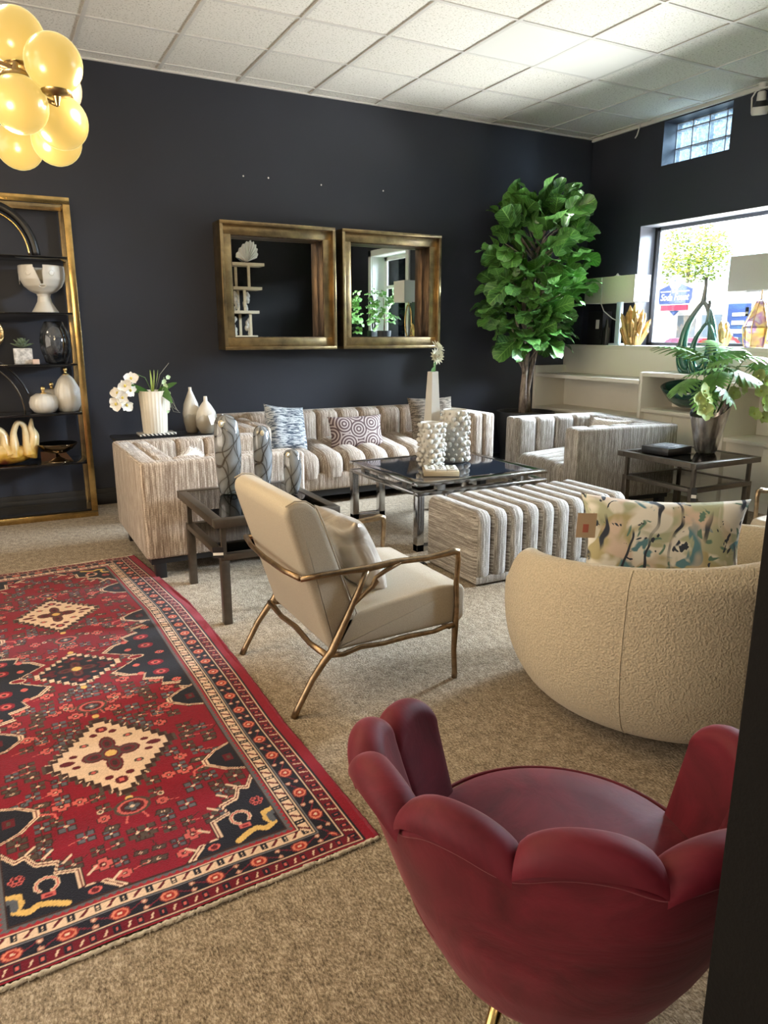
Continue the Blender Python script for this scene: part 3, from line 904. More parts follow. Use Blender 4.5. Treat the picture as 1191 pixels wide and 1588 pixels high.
def soft_prism(b, poly, hw, r, corner=.018):
    """upholstered slab: rounded outline in x-z swept along y with soft shoulders"""
    pts = []
    n = len(poly)
    for i in range(n):
        p0, p1, p2 = Vector(poly[i - 1]), Vector(poly[i]), Vector(poly[(i + 1) % n])
        a, c = (p0 - p1), (p2 - p1)
        d = min(corner, a.length * .4, c.length * .4)
        A_, C_ = p1 + a.normalized() * d, p1 + c.normalized() * d
        for t_ in (0, .33, .67, 1): pts.append((1 - t_) ** 2 * A_ + 2 * t_ * (1 - t_) * p1 + t_ * t_ * C_)
    m = len(pts)
    area = sum(pts[i].x * pts[(i + 1) % m].y - pts[(i + 1) % m].x * pts[i].y for i in range(m))
    sg = 1 if area > 0 else -1
    nr = []
    for i in range(m):
        t_ = (pts[(i + 1) % m] - pts[i - 1]).normalized(); nr.append(Vector((-t_.y, t_.x)) * sg)
    bm = bmesh.new(); rings = []
    for sd in (-1, 1):
        seq = [(0, hw)] if False else [(r * (1 - math.cos(q)), hw - r + r * math.sin(q)) for q in (R(90), R(60), R(30), 0)]
        seq = [(r * (1 - math.sin(R(90) - R(90) * k_ / 4)), hw - r * (1 - math.sin(R(90) * k_ / 4))) for k_ in range(5)]
        rr = [[bm.verts.new((pts[i].x + nr[i].x * ins, sd * y, pts[i].y + nr[i].y * ins)) for i in range(m)] for ins, y in seq]
        rings.append(rr)
    order = rings[0][::-1] + rings[1]
    for k_ in range(len(order) - 1):
        for i in range(m):
            bm.faces.new((order[k_][i], order[k_][(i + 1) % m], order[k_ + 1][(i + 1) % m], order[k_ + 1][i]))
    bm.faces.new(order[0]); bm.faces.new(order[-1][::-1])
    bmesh.ops.recalc_face_normals(bm, faces=bm.faces)
    b.add(bm)

# ------------------------------------------------------------------ lounge chairs with branch-like bronze frames
def lounge(label, loc, rz):
    """local frame: front towards +x; near side is -y; origin under the frame centre"""
    t = thing('lounge_chair', label, 'armchair', loc, rz, 'oatmeal lounge chairs with branch-like bronze arms')
    ox, oy = -1.18, -2.56
    hw = 0.305
    m = M['bronze_leg']
    def wob(pts, a=0.004):
        return [(x + a * math.sin(i * 2.3), y + a * math.cos(i * 1.7), z + a * math.sin(i * 3.1 + 1)) for i, (x, y, z) in enumerate(pts)]
    for sg in (-1, 1):
        y = sg * hw
        X = lambda v: v + ox
        rl = B().tube([(X(.832), y, 0), (X(.85), y, .035), (X(.905), y, .13), (X(.955), y, .195), (X(.985), y, .225), (X(1.06), y, .37), (X(1.10), y, .45), (X(1.13), y, .515)],
                      [.0135, .012, .0125, .014, .0165, .0125, .0115, .012], 10)
        obj('rear_leg', rl, m, t, smooth=180)
        ar = B().tube([(X(.872), y, .517), (X(.95), y, .520), (X(1.06), y, .520), (X(1.13), y, .518), (X(1.25), y, .526), (X(1.38), y, .521), (X(1.47), y, .527), (X(1.497), y, .532), (X(1.519), y, .527), (X(1.524), y, .500),
                       (X(1.517), y, .40), (X(1.522), y, .31), (X(1.517), y, .215), (X(1.513), y, .12), (X(1.519), y, .03), (X(1.519), y, 0)],
                      [.010, .0105, .011, .0135, .012, .0115, .014, .016, .014, .012, .011, .0105, .0135, .011, .0115, .012], 10)
        obj('arm_and_front_leg', ar, m, t, smooth=180)
        br = B().tube([(X(1.075), y, .395), (X(1.12), y, .425), (X(1.15), y, .445), (X(1.165), y, .478), (X(1.21), y, .50), (X(1.265), y, .524)], [.011, .0085, .011, .008, .009, .012], 8)
        br.tube([(X(1.15), y, .445), (X(1.175), y, .462), (X(1.168), y, .472)], [.009, .006, .003], 8)
        obj('branch_strut', br, m, t, smooth=180)
        sr = B().tube([(X(.97), y, .215), (X(1.03), y, .205), (X(1.10), y, .219), (X(1.20), y, .213), (X(1.30), y, .220), (X(1.42), y, .217), (X(1.47), y, .228), (X(1.519), y, .226)],
                      [.013, .010, .010, .009, .0105, .009, .010, .012], 8)
        obj('side_rail', sr, m, t, smooth=180)
    obj('back_rail', B().tube(wob([(.872 + ox, -hw, .517), (.853 + ox, -hw * .6, .520), (.85 + ox, 0, .516), (.853 + ox, hw * .6, .520), (.872 + ox, hw, .517)]), [.011, .010, .0105, .010, .011], 10), m, t, smooth=180)
    obj('rear_cross_rail', B().tube(wob([(.965 + ox, -hw, .212), (.96 + ox, -hw * .5, .205), (.965 + ox, 0, .214), (.96 + ox, hw * .5, .206), (.965 + ox, hw, .212)], .003), [.013, .0105, .0115, .0105, .013], 10), m, t, smooth=180)
    obj('front_cross_rail', B().tube([(1.49 + ox, -hw, .222), (1.49 + ox, hw, .222)], .010, 8), m, t, smooth=180)
    # seat cushion and raked back
    sb = B()
    sw_ = 0.297
    def seatf():
        poly = [(1.0, .218), (1.545, .232), (1.565, .25), (1.568, .36), (1.55, .388), (1.46, .396), (1.2, .368), (1.02, .335)]
        return [(a + ox, b_) for a, b_ in poly]
    soft_prism(sb, seatf(), sw_, 0.014)
    obj('seat', sb, M['linen'], t, smooth=180)
    kb = B()
    poly = [(.985, .222), (1.045, .235), (1.10, .33), (.962, .715), (.942, .758), (.905, .785), (.865, .790), (.832, .774), (.826, .74), (.848, .66)]
    soft_prism(kb, [(a + ox, b_) for a, b_ in poly], sw_, 0.022)
    obj('backrest', kb, M['linen'], t, smooth=180)
    for sy in (-sw_ + .003, sw_ - .003):
        pp = B()
        pp.tube([(a + ox, sy * .985, b_) for a, b_ in [(.832, .776), (.865, .792), (.905, .787), (.944, .760), (.964, .715), (1.10, .33)]], .003, 6)
        pp.tube([(a + ox, sy * .985, b_) for a, b_ in [(1.03, .338), (1.2, .369), (1.46, .397), (1.55, .389)]], .003, 6) if False else None
        obj('piping', pp, M['linen'], t, smooth=180)
    return t
lounge('oatmeal lounge chair with branch-like bronze arms beside the red rug', (1.18, 2.56, 0), 0)
pc = B().pillow(0.35, 0.34, 0.13, n=24, seed=1.0, pinch=.11)
def satin():
    m, nt, bs = _nt('champagne_satin'); L = nt.links
    tc = node(nt, 'ShaderNodeTexCoord')
    nz = node(nt, 'ShaderNodeTexNoise', i_Scale=5.0, i_Detail=3.0, i_Distortion=1.2)
    L.new(tc.outputs['Object'], nz.inputs['Vector'])
    rp = ramp(nt, [(0.4, (0.36, 0.30, 0.24)), (0.6, (0.60, 0.53, 0.45))]); L.new(nz.outputs['Fac'], rp.inputs['Fac'])
    L.new(rp.outputs['Color'], bs.inputs['Base Color'])
    bs.inputs['Roughness'].default_value = 0.32; bs.inputs['Metallic'].default_value = 0.35; bs.inputs['Sheen Weight'].default_value = 0.4
    bp = node(nt, 'ShaderNodeBump', i_Strength=0.6, i_Distance=0.03); L.new(nz.outputs['Fac'], bp.inputs['Height']); L.new(bp.outputs['Normal'], bs.inputs['Normal'])
    return m
o = obj('cushion', pc, satin(), smooth=180, loc=(1.20, 2.55, 0.505))
o.rotation_euler = (R(-24), 0, R(94))
tag(o, 'shiny champagne satin cushion leaning in the lounge chair by the rug', 'cushion')
lounge('oatmeal lounge chair partly hidden at the right edge behind the round chair', (3.86, 2.10, 0), R(180 - 4))

# ------------------------------------------------------------------ round boucle swivel chair
def shell_chair(C, face, prof_o, hfun, thick, seat_z, seat_r, m, nA=120, puff=None):
    pass
sc_ = thing('swivel_tub_chair', 'round cream boucle swivel tub chair in the right foreground', 'armchair', (2.11, 1.77, 0), R(88))
def sw_h(a):      # a = 0 towards the opening; rim height
    d = abs(a) / PI
    k = min(1, max(0, (d - 0.20) / 0.14)); k = k * k * (3 - 2 * k)
    top = 0.575 + 0.125 * min(1, max(0, (d - 0.34) / 0.66)) ** 0.9
    return 0.37 + (top - 0.37) * k
def sw_surf(u, v):
    a = -PI + 2 * PI * u
    h = sw_h(a)
    th_ = 0.115
    pts = [(0.34, 0.035), (0.44, 0.06), (0.505, 0.12), (0.552, 0.22), (0.572, 0.33), (0.572, min(.43, h - .05)), (0.558, max(h - 0.075, .35)), (0.535, h - 0.025), (0.50, h), (0.465, h - 0.006), (0.435, h - 0.05), (0.425, max(h - .12, .33)), (0.42, 0.33), (0.30, 0.33)]
    k = v * (len(pts) - 1); i = min(int(k), len(pts) - 2); f_ = k - i
    def cr(p0, p1, p2, p3, t_):
        return 0.5 * ((2 * p1) + (-p0 + p2) * t_ + (2 * p0 - 5 * p1 + 4 * p2 - p3) * t_ ** 2 + (-p0 + 3 * p1 - 3 * p2 + p3) * t_ ** 3)
    P = [pts[max(0, min(len(pts) - 1, i + o_))] for o_ in (-1, 0, 1, 2)]
    r_ = cr(*[p[0] for p in P], f_); z_ = cr(*[p[1] for p in P], f_)
    return (r_ * math.cos(a) * 1.02, r_ * math.sin(a), z_)
bd = B().grid(sw_surf, 132, 66, cu=True)
obj('body', bd, M['boucle'], sc_, smooth=180, recalc=True)
sm = B()
for a in (R(121), R(-121)):
    sm.tube([Vector(sw_surf((a + PI) / (2 * PI), v)) * 1.0 for v in np.linspace(0.06, 0.60, 40)], 0.002, 6)
obj('seam', sm, M['boucle'], sc_, smooth=180)
obj('seat', B().lathe([(0.30, .30), (0.395, .31), (0.42, .345), (0.415, .385), (0.385, .405), (0.20, .415), (0.01, .417)], 56), M['boucle'], sc_, smooth=180)
plabel(obj('swivel_base', B().lathe([(0.30, 0), (0.31, .012), (0.31, .04), (0.28, .05)], 48), M['black_wood'], sc_), 'round dark plinth')

def floral():
    m, nt, bs = _nt('watercolour_print_linen'); L = nt.links
    tc = node(nt, 'ShaderNodeTexCoord')
    def nz(sc, off, dist=1.0, det=2.0):
        mp = node(nt, 'ShaderNodeMapping'); mp.inputs['Location'].default_value = (off, off * 2, off * .7)
        L.new(tc.outputs['Object'], mp.inputs['Vector'])
        n = node(nt, 'ShaderNodeTexNoise', i_Scale=sc, i_Detail=det, i_Distortion=dist, i_Roughness=0.5); L.new(mp.outputs['Vector'], n.inputs['Vector'])
        return n
    cur = None
    base = (0.72, 0.68, 0.60, 1)
    layers = [(6.5, 3.0, 0.8, (0.40, 0.41, 0.27), 0.54, 0.03), (5.0, 9.0, 0.6, (0.40, 0.34, 0.18), 0.565, 0.02), (9.0, 14.2, 1.0, (0.10, 0.22, 0.26), 0.585, 0.02),
              (5.5, 21.0, 0.6, (0.62, 0.48, 0.38), 0.57, 0.05), (11, 31.0, 1.4, (0.11, 0.20, 0.15), 0.63, 0.02), (8.0, 44.0, 3.0, (0.03, 0.04, 0.06), 0.645, 0.008)]
    for sc, off, dist, c, th_, soft in layers:
        n = nz(sc, off, dist)
        r_ = ramp(nt, [(th_ - soft, (0, 0, 0)), (th_ + soft, (1, 1, 1))]); L.new(n.outputs['Fac'], r_.inputs['Fac'])
        mx = node(nt, 'ShaderNodeMixRGB'); L.new(r_.outputs['Color'], mx.inputs[0])
        if cur is None: mx.inputs[1].default_value = base
        else: L.new(cur, mx.inputs[1])
        mx.inputs[2].default_value = (*c, 1); cur = mx.outputs[0]
    # thin dark brush lines
    wv = node(nt, 'ShaderNodeTexWave', i_Scale=3.2, i_Distortion=9.0, i_Detail=2.0); wv.inputs['Detail Scale'].default_value = 1.3
    L.new(tc.outputs['Object'], wv.inputs['Vector'])
    r_ = ramp(nt, [(0.93, (0, 0, 0)), (0.97, (1, 1, 1))]); L.new(wv.outputs['Fac'], r_.inputs['Fac'])
    msk = nz(3.5, 60.0); r2 = ramp(nt, [(0.48, (0, 0, 0)), (0.54, (1, 1, 1))]); L.new(msk.outputs['Fac'], r2.inputs['Fac'])
    ml = node(nt, 'ShaderNodeMath', operation='MULTIPLY'); L.new(r_.outputs['Color'], ml.inputs[0]); L.new(r2.outputs['Color'], ml.inputs[1])
    mx = node(nt, 'ShaderNodeMixRGB'); L.new(ml.outputs[0], mx.inputs[0]); L.new(cur, mx.inputs[1]); mx.inputs[2].default_value = (0.03, 0.035, 0.05, 1)
    L.new(mx.outputs[0], bs.inputs['Base Color'])
    bs.inputs['Roughness'].default_value = 0.85
    return m
ft = thing('cushion', 'watercolour floral cushion standing in the round boucle chair', 'cushion', (2.10, 1.79, 0.582), R(-34))
o = obj('cover', B().pillow(0.60, 0.38, 0.15, n=26, seed=4.0, pinch=.12), floral(), ft, smooth=180)
o.rotation_euler = (R(-10), R(1), 0)
obj('price_card', B().box(-.035, .035, -.001, .001, -.09, 0.0, M=TM(-.285, -.07, .14, rz=R(10), ry=R(2))), mat('kraft_card', (.52, .36, .22), .7), ft)
obj('price_print', B().box(-.012, .008, -.0006, .0006, -.07, -.04, M=TM(-.285, -.0715, .14, rz=R(10), ry=R(2))), mat('red_ink', (.45, .12, .08), .7), ft)

# ------------------------------------------------------------------ red scalloped velvet chair
def velvet(name, c, c2):
    m, nt, bs = _nt(name); L = nt.links
    tc = node(nt, 'ShaderNodeTexCoord')
    nz = node(nt, 'ShaderNodeTexNoise', i_Scale=4.5, i_Detail=5.0, i_Roughness=0.6, i_Distortion=1.6)
    L.new(tc.outputs['Object'], nz.inputs['Vector'])
    rp = ramp(nt, [(0.3, c2), (0.7, c)]); L.new(nz.outputs['Fac'], rp.inputs['Fac']); L.new(rp.outputs['Color'], bs.inputs['Base Color'])
    bs.inputs['Roughness'].default_value = 0.62; bs.inputs['Specular IOR Level'].default_value = 0.25
    bs.inputs['Sheen Weight'].default_value = 0.32; bs.inputs['Sheen Roughness'].default_value = 0.3
    bs.inputs['Sheen Tint'].default_value = (0.95, 0.45, 0.50, 1)
    bp = node(nt, 'ShaderNodeBump', i_Strength=0.12, i_Distance=0.02); L.new(nz.outputs['Fac'], bp.inputs['Height']); L.new(bp.outputs['Normal'], bs.inputs['Normal'])
    return m
M['velvet'] = velvet('raspberry_velvet', (0.155, 0.011, 0.024), (0.058, 0.003, 0.008))
FACE = 52.0
rc = thing('scalloped_velvet_chair', 'raspberry red velvet chair with a petal scalloped back in the foreground', 'armchair', (0.81, 0.85, 0), R(FACE))
NP, SPAN = 9, R(252)
def petal(i, npu=22, npv=30):
    """one padded petal of the inside back; centre angle measured from the back"""
    pass
def body_r(z):
    return float(np.interp(z, [.205, .215, .235, .28, .36, .46, .58, .68, .76], [.08, .135, .175, .215, .255, .296, .337, .368, .385]))
def rim_base(a):      # a from the back (0) to the arm fronts (+-SPAN/2)
    d = abs(a) / (SPAN / 2)
    return 0.708 - 0.135 * d ** 1.5
wA = SPAN / NP
petb = []
for i in range(NP):
    ac = (i - (NP - 1) / 2) * wA
    b = B()
    def fpet(u, v, ac=ac):
        s_ = -1 + 2 * u                       # across the petal
        a = ac + s_ * wA / 2 * 1.0
        arch = max(0.0, 1 - abs(s_) ** 2.2)
        top = rim_base(ac) + 0.038 * arch ** 0.8
        th_ = 0.046 + 0.008 * arch ** 0.55
        ro_t = body_r(top)
        # cross-section: outer low -> over the roll -> down the inside to the seat
        c_r, c_z = ro_t - th_ * 0.5 + 0.008, top - th_ * 0.55
        if v < 0.45:
            q = v / 0.45; ph = R(-12) + q * R(192)
            r_ = c_r + th_ * 0.62 * math.cos(ph); z_ = c_z + th_ * 0.60 * math.sin(ph)
        else:
            q = (v - 0.45) / 0.55
            z_ = c_z + (0.33 - c_z) * q
            r_ = body_r(z_ + (top - c_z) * (1 - q)) - th_ * (1.12 - .2 * q) + .008
        r_ = min(r_, r_)
        return (-r_ * math.cos(a), -r_ * math.sin(a), z_)
    b.grid(fpet, 21, 40)
    obj('back_petal', b, M['velvet'], rc, smooth=180)
# outer shell following the scallops
def oshell(u, v):
    a = -SPAN / 2 + SPAN * u
    k = (a + SPAN / 2) / wA; s_ = 2 * (k - math.floor(min(k, NP - 1e-6))) - 1; ic = min(NP - 1, int(k)); ac = (ic - (NP - 1) / 2) * wA
    arch = max(0.0, 1 - abs(s_) ** 2.2)
    top = rim_base(ac) + 0.038 * arch ** 0.8 - 0.020
    z_ = 0.205 + (top - 0.205) * v
    r_ = body_r(z_) + 0.004
    return (-r_ * math.cos(a), -r_ * math.sin(a), z_)
osb = B().grid(oshell, 180, 40)
# closed lower bowl under the seat
osb.grid(lambda u, v: ((body_r(.205 + .2 * v) + .002) * math.cos(2 * PI * u), (body_r(.205 + .2 * v) + .002) * math.sin(2 * PI * u), .205 + .2 * v), 90, 14, cu=True)
osb.lathe([(0.001, .203), (0.10, .205)], 48, cap=False)
obj('outer_shell', osb, M['velvet'], rc, smooth=180)
def on_shell(u, drop):
    x_, y_, z_ = oshell(u, 1.0); a = math.atan2(-y_, -x_); z_ -= drop; r_ = body_r(z_) + .007
    return (-r_ * math.cos(a), -r_ * math.sin(a), z_)
pp_ = np.array([on_shell(u, .027) for u in np.linspace(0, 1, 260)])
for _k in range(2):
    pp_[4:-4] = sum(pp_[4 + d_:len(pp_) - 4 + d_] for d_ in range(-4, 5)) / 9
pip = B().tube([tuple(p) for p in pp_], 0.0055, 8)
obj('piping', pip, M['velvet'], rc, smooth=180)
obj('seat', B().lathe([(0.20, .33), (0.262, .345), (0.277, .38), (0.272, .415), (0.25, .437), (0.16, .450), (0.01, .455)], 64, c=(0.015, 0, 0)), M['velvet'], rc, smooth=180)
obj('seat_piping', B().tube([(0.015 + .266 * math.cos(a), .266 * math.sin(a), .428) for a in np.linspace(0, 2 * PI, 65)[:-1]], .004, 8, closed=True), M['velvet'], rc, smooth=180)
for a in (45, 135, 225, 315):
    ca, sa = math.cos(R(a)), math.sin(R(a))
    plabel(obj('leg', B().tube([(.13 * ca, .13 * sa, .23), (.205 * ca, .205 * sa, 0)], [.013, .008], 12), M['gold'], rc, smooth=180), 'tapered gold metal leg')
# ------------------------------------------------------------------ the red patterned rug
def srgb(r, g, b, k=1.0):
    f = lambda c: ((c / 255 + 0.055) / 1.055) ** 2.4 if c / 255 > 0.04045 else c / 255 / 12.92
    return np.array([f(r) * k, f(g) * k, f(b) * k])
RED, RED2, NAVY, CREAM, PINK, OLIVE, GREY, GOLDC, DKRED, BROWN = (srgb(124, 9, 32), srgb(98, 9, 28), srgb(22, 22, 34), srgb(214, 184, 158), srgb(196, 92, 86),
    srgb(74, 62, 54), srgb(84, 88, 96), srgb(212, 172, 100), srgb(88, 10, 24), srgb(52, 30, 26))
RW, RL, RS = 1.10, 3.05, 0.0036
nu_, nv_ = int(RW / RS) + 1, int(RL / RS) + 1
U, V = np.meshgrid(np.linspace(-RW / 2, RW / 2, nu_), np.linspace(0, RL, nv_), indexing='ij')
IMG = np.empty((nu_, nv_, 3)); IMG[:] = RED
def abrash():
    f = np.interp(np.linspace(0, RL, nv_), np.linspace(0, RL, 40), rng.uniform(0.86, 1.1, 40))
    return f
def win(u0, u1, v0, v1):
    i0 = max(0, int((u0 + RW / 2) / RS) - 1); i1 = min(nu_, int((u1 + RW / 2) / RS) + 3)
    j0 = max(0, int(v0 / RS) - 1); j1 = min(nv_, int(v1 / RS) + 3)
    return slice(i0, i1), slice(j0, j1)
def pfill(poly, c):
    us = [p[0] for p in poly]; vs = [p[1] for p in poly]
    sl = win(min(us), max(us), min(vs), max(vs))
    u, v = U[sl], V[sl]
    if u.size == 0: return
    ins = np.zeros(u.shape, bool)
    n = len(poly)
    for i in range(n):
        x1, y1 = poly[i]; x2, y2 = poly[(i + 1) % n]
        if y1 == y2: continue
        cnd = ((y1 > v) != (y2 > v)) & (u < (x2 - x1) * (v - y1) / (y2 - y1) + x1)
        ins ^= cnd
    IMG[sl][ins] = c
def efill(cu, cv, a, b, c):
    sl = win(cu - a, cu + a, cv - b, cv + b)
    q = ((U[sl] - cu) / a) ** 2 + ((V[sl] - cv) / b) ** 2 < 1
    IMG[sl][q] = c
def bfill(u0, u1, v0, v1, c):
    sl = win(u0, u1, v0, v1)
    q = (U[sl] >= u0) & (U[sl] <= u1) & (V[sl] >= v0) & (V[sl] <= v1)
    IMG[sl][q] = c
def line(p, q, w_, c):
    p, q = np.array(p, float), np.array(q, float)
    sl = win(min(p[0], q[0]) - w_, max(p[0], q[0]) + w_, min(p[1], q[1]) - w_, max(p[1], q[1]) + w_)
    u, v = U[sl] - p[0], V[sl] - p[1]
    d = q - p; L2 = max(1e-9, d @ d)
    t_ = np.clip((u * d[0] + v * d[1]) / L2, 0, 1)
    IMG[sl][np.hypot(u - t_ * d[0], v - t_ * d[1]) < w_] = c
def pline(pts, w_, c):
    for a, b in zip(pts[:-1], pts[1:]): line(a, b, w_, c)
def stepped(poly_half):      # mirror left-right
    return poly_half
def medallion(cv, a, b, fill, edge, accent):
    def diamond(a, b, step=0.026):
        sl = win(-a - .02, a + .02, cv - b - .02, cv + b + .02)
        dv = np.abs(V[sl] - cv); du = np.abs(U[sl])
        dvq = np.floor(dv / step) * step
        ndl = 0.007 * np.sign(np.sin(dv * 2 * PI / 0.018))
        return sl, (du / a + dvq / b < 1 + 0 * ndl) & (dv < b)
    for k, c in ((1.08, OLIVE), (1.03, edge), (0.97, CREAM if fill is NAVY else BROWN), (0.92, fill)):
        sl, q = diamond(a * k, b * k); IMG[sl][q] = c
    # teeth
    for t_ in np.linspace(0.08, 0.92, 10):
        for su in (-1, 1):
            for sv in (-1, 1):
                line((su * a * t_ * 1.03, cv + sv * b * (1 - t_) * 1.03), (su * a * (t_ + .01) * 1.09, cv + sv * b * (1 - t_ + .01) * 1.09), .0024, CREAM if random.random() < .5 else BROWN)
    # inner stepped cross
    for k, c in ((1.0, DKRED), (0.80, accent), (0.60, RED2), (.34, BROWN)):
        efill(0, cv, a * .2 * k, b * .2 * k, c)
        for su, sv in ((1, 0), (-1, 0), (0, 1), (0, -1)):
            efill(su * a * .27, cv + sv * b * .27, a * (.20 if su else .13) * k, b * (.13 if su else .20) * k, c)
    efill(0, cv, .017, .020, GOLDC)
    for su in (-1, 1):
        for sv in (-1, 1):
            efill(su * a * .36, cv + sv * b * .36, .016, .011, accent); efill(su * a * .36, cv + sv * b * .36, .008, .006, PINK)
            efill(su * a * .58, cv + sv * b * .14, .013, .010, DKRED)
            efill(su * a * .16, cv + sv * b * .58, .013, .012, DKRED)
    for sv in (-1, 1):
        efill(0, cv + sv * b * 1.13, .012, .014, GOLDC)
        efill(sv * a * .70, cv, .024, .014, DKRED)
        efill(0, cv + sv * b * .70, .02, .02, DKRED); efill(0, cv + sv * b * .70, .009, .01, PINK)
def flower(cu, cv, kind, s_=1.0):
    c1 = [OLIVE, PINK, GREY, OLIVE][kind % 4]
    w_ = 0.0085 * s_
    if kind in (0, 2):       # four square petals
        for du in (-1, 1):
            for dv in (-1, 1):
                bfill(cu + du * w_ * 1.15 - w_, cu + du * w_ * 1.15 + w_, cv + dv * w_ * 1.25 - w_, cv + dv * w_ * 1.25 + w_, BROWN)
                bfill(cu + du * w_ * 1.15 - w_ * .75, cu + du * w_ * 1.15 + w_ * .75, cv + dv * w_ * 1.25 - w_ * .75, cv + dv * w_ * 1.25 + w_ * .75, c1)
        efill(cu, cv, w_ * .5, w_ * .5, CREAM)
    elif kind == 1:          # pink rosette
        bfill(cu - w_ * 2.3, cu + w_ * 2.3, cv - w_ * 1.2, cv + w_ * 1.2, BROWN); bfill(cu - w_ * 1.2, cu + w_ * 1.2, cv - w_ * 2.2, cv + w_ * 2.2, BROWN)
        bfill(cu - w_ * 2.0, cu + w_ * 2.0, cv - w_ * .9, cv + w_ * .9, PINK); bfill(cu - w_ * .9, cu + w_ * .9, cv - w_ * 1.9, cv + w_ * 1.9, PINK)
        efill(cu, cv, w_ * .8, w_ * .8, DKRED); efill(cu, cv, w_ * .35, w_ * .35, CREAM)
    else:                    # dark bud with pale heart
        pfill([(cu - w_ * 2.5, cv - w_), (cu + w_ * 2.0, cv - w_ * 1.4), (cu + w_ * 2.6, cv + w_ * .8), (cu - w_ * 1.6, cv + w_ * 1.6)], BROWN)
        pfill([(cu - w_ * 2.0, cv - w_ * .6), (cu + w_ * 1.6, cv - w_), (cu + w_ * 2.1, cv + w_ * .5), (cu - w_ * 1.2, cv + w_ * 1.2)], c1)
        efill(cu, cv, w_ * .6, w_ * .5, CREAM); efill(cu, cv, w_ * .3, w_ * .25, BROWN)
VC = RL / 2
cc = [VC - .72, VC, VC + .70]
meds = [(cc[0], .19, .25), (cc[1], .150, .165), (cc[2], .175, .235)]
# scattered blossoms
random.seed(11)
for v in np.arange(0.22, RL - 0.2, 0.050):
    for col in np.arange(0.015, 0.33, 0.056):
        u0 = col + random.uniform(-.016, .016); v0 = v + random.uniform(-.018, .018)
        if any(abs(u0) / (a * 1.2) + abs(v0 - c) / (b * 1.18) < 1 for c, a, b in meds): continue
        if random.random() < .18: continue
        kd = random.choice([0, 1, 2, 3, 0, 2]); sz = random.uniform(1.0, 1.45)
        for su in (-1, 1):
            flower(su * u0, v0, kd, sz)
            if random.random() < .6: line((su * u0, v0), (su * (u0 + random.uniform(-.04, .04)), v0 + random.uniform(.02, .05)), .0016, BROWN)
            if random.random() < .25: line((su * u0, v0), (su * (u0 + .045), v0 - .012), .0014, PINK)
for c, a, b in meds:
    medallion(c, a, b, NAVY if c == cc[1] else CREAM, CREAM if c == cc[1] else BROWN, OLIVE)
# palmettes on the axis
for cv in (VC - .355, VC + .345, VC - .72 - .325, VC + .70 + .315):
    for su in (-1, 1):
        line((0, cv), (su * .075, cv + .02), .004, OLIVE); efill(su * .085, cv + .022, .009, .010, CREAM); efill(su * .085, cv + .022, .005, .006, OLIVE)
        line((su * .01, cv), (su * .03, cv - .07), .003, PINK)
    for r_, c in ((.052, OLIVE), (.042, PINK), (.033, DKRED), (.024, BROWN)):
        efill(0, cv, r_, r_ * .82, c)
    for a in range(4):
        efill(.012 * math.cos(a * PI / 2), cv + .012 * math.sin(a * PI / 2), .009, .009, GREY)
    efill(0, cv, .006, .007, CREAM)
FE = 0.345                    # field edge
def outlined(poly, su, layers):
    for k, c in layers:
        pu = FE; pv = sum(p[1] for p in poly) / len(poly)
        pfill([(su * (pu - (pu - u) * k), pv + (v - pv) * (1 + (k - 1) * .8)) for u, v in poly], c)
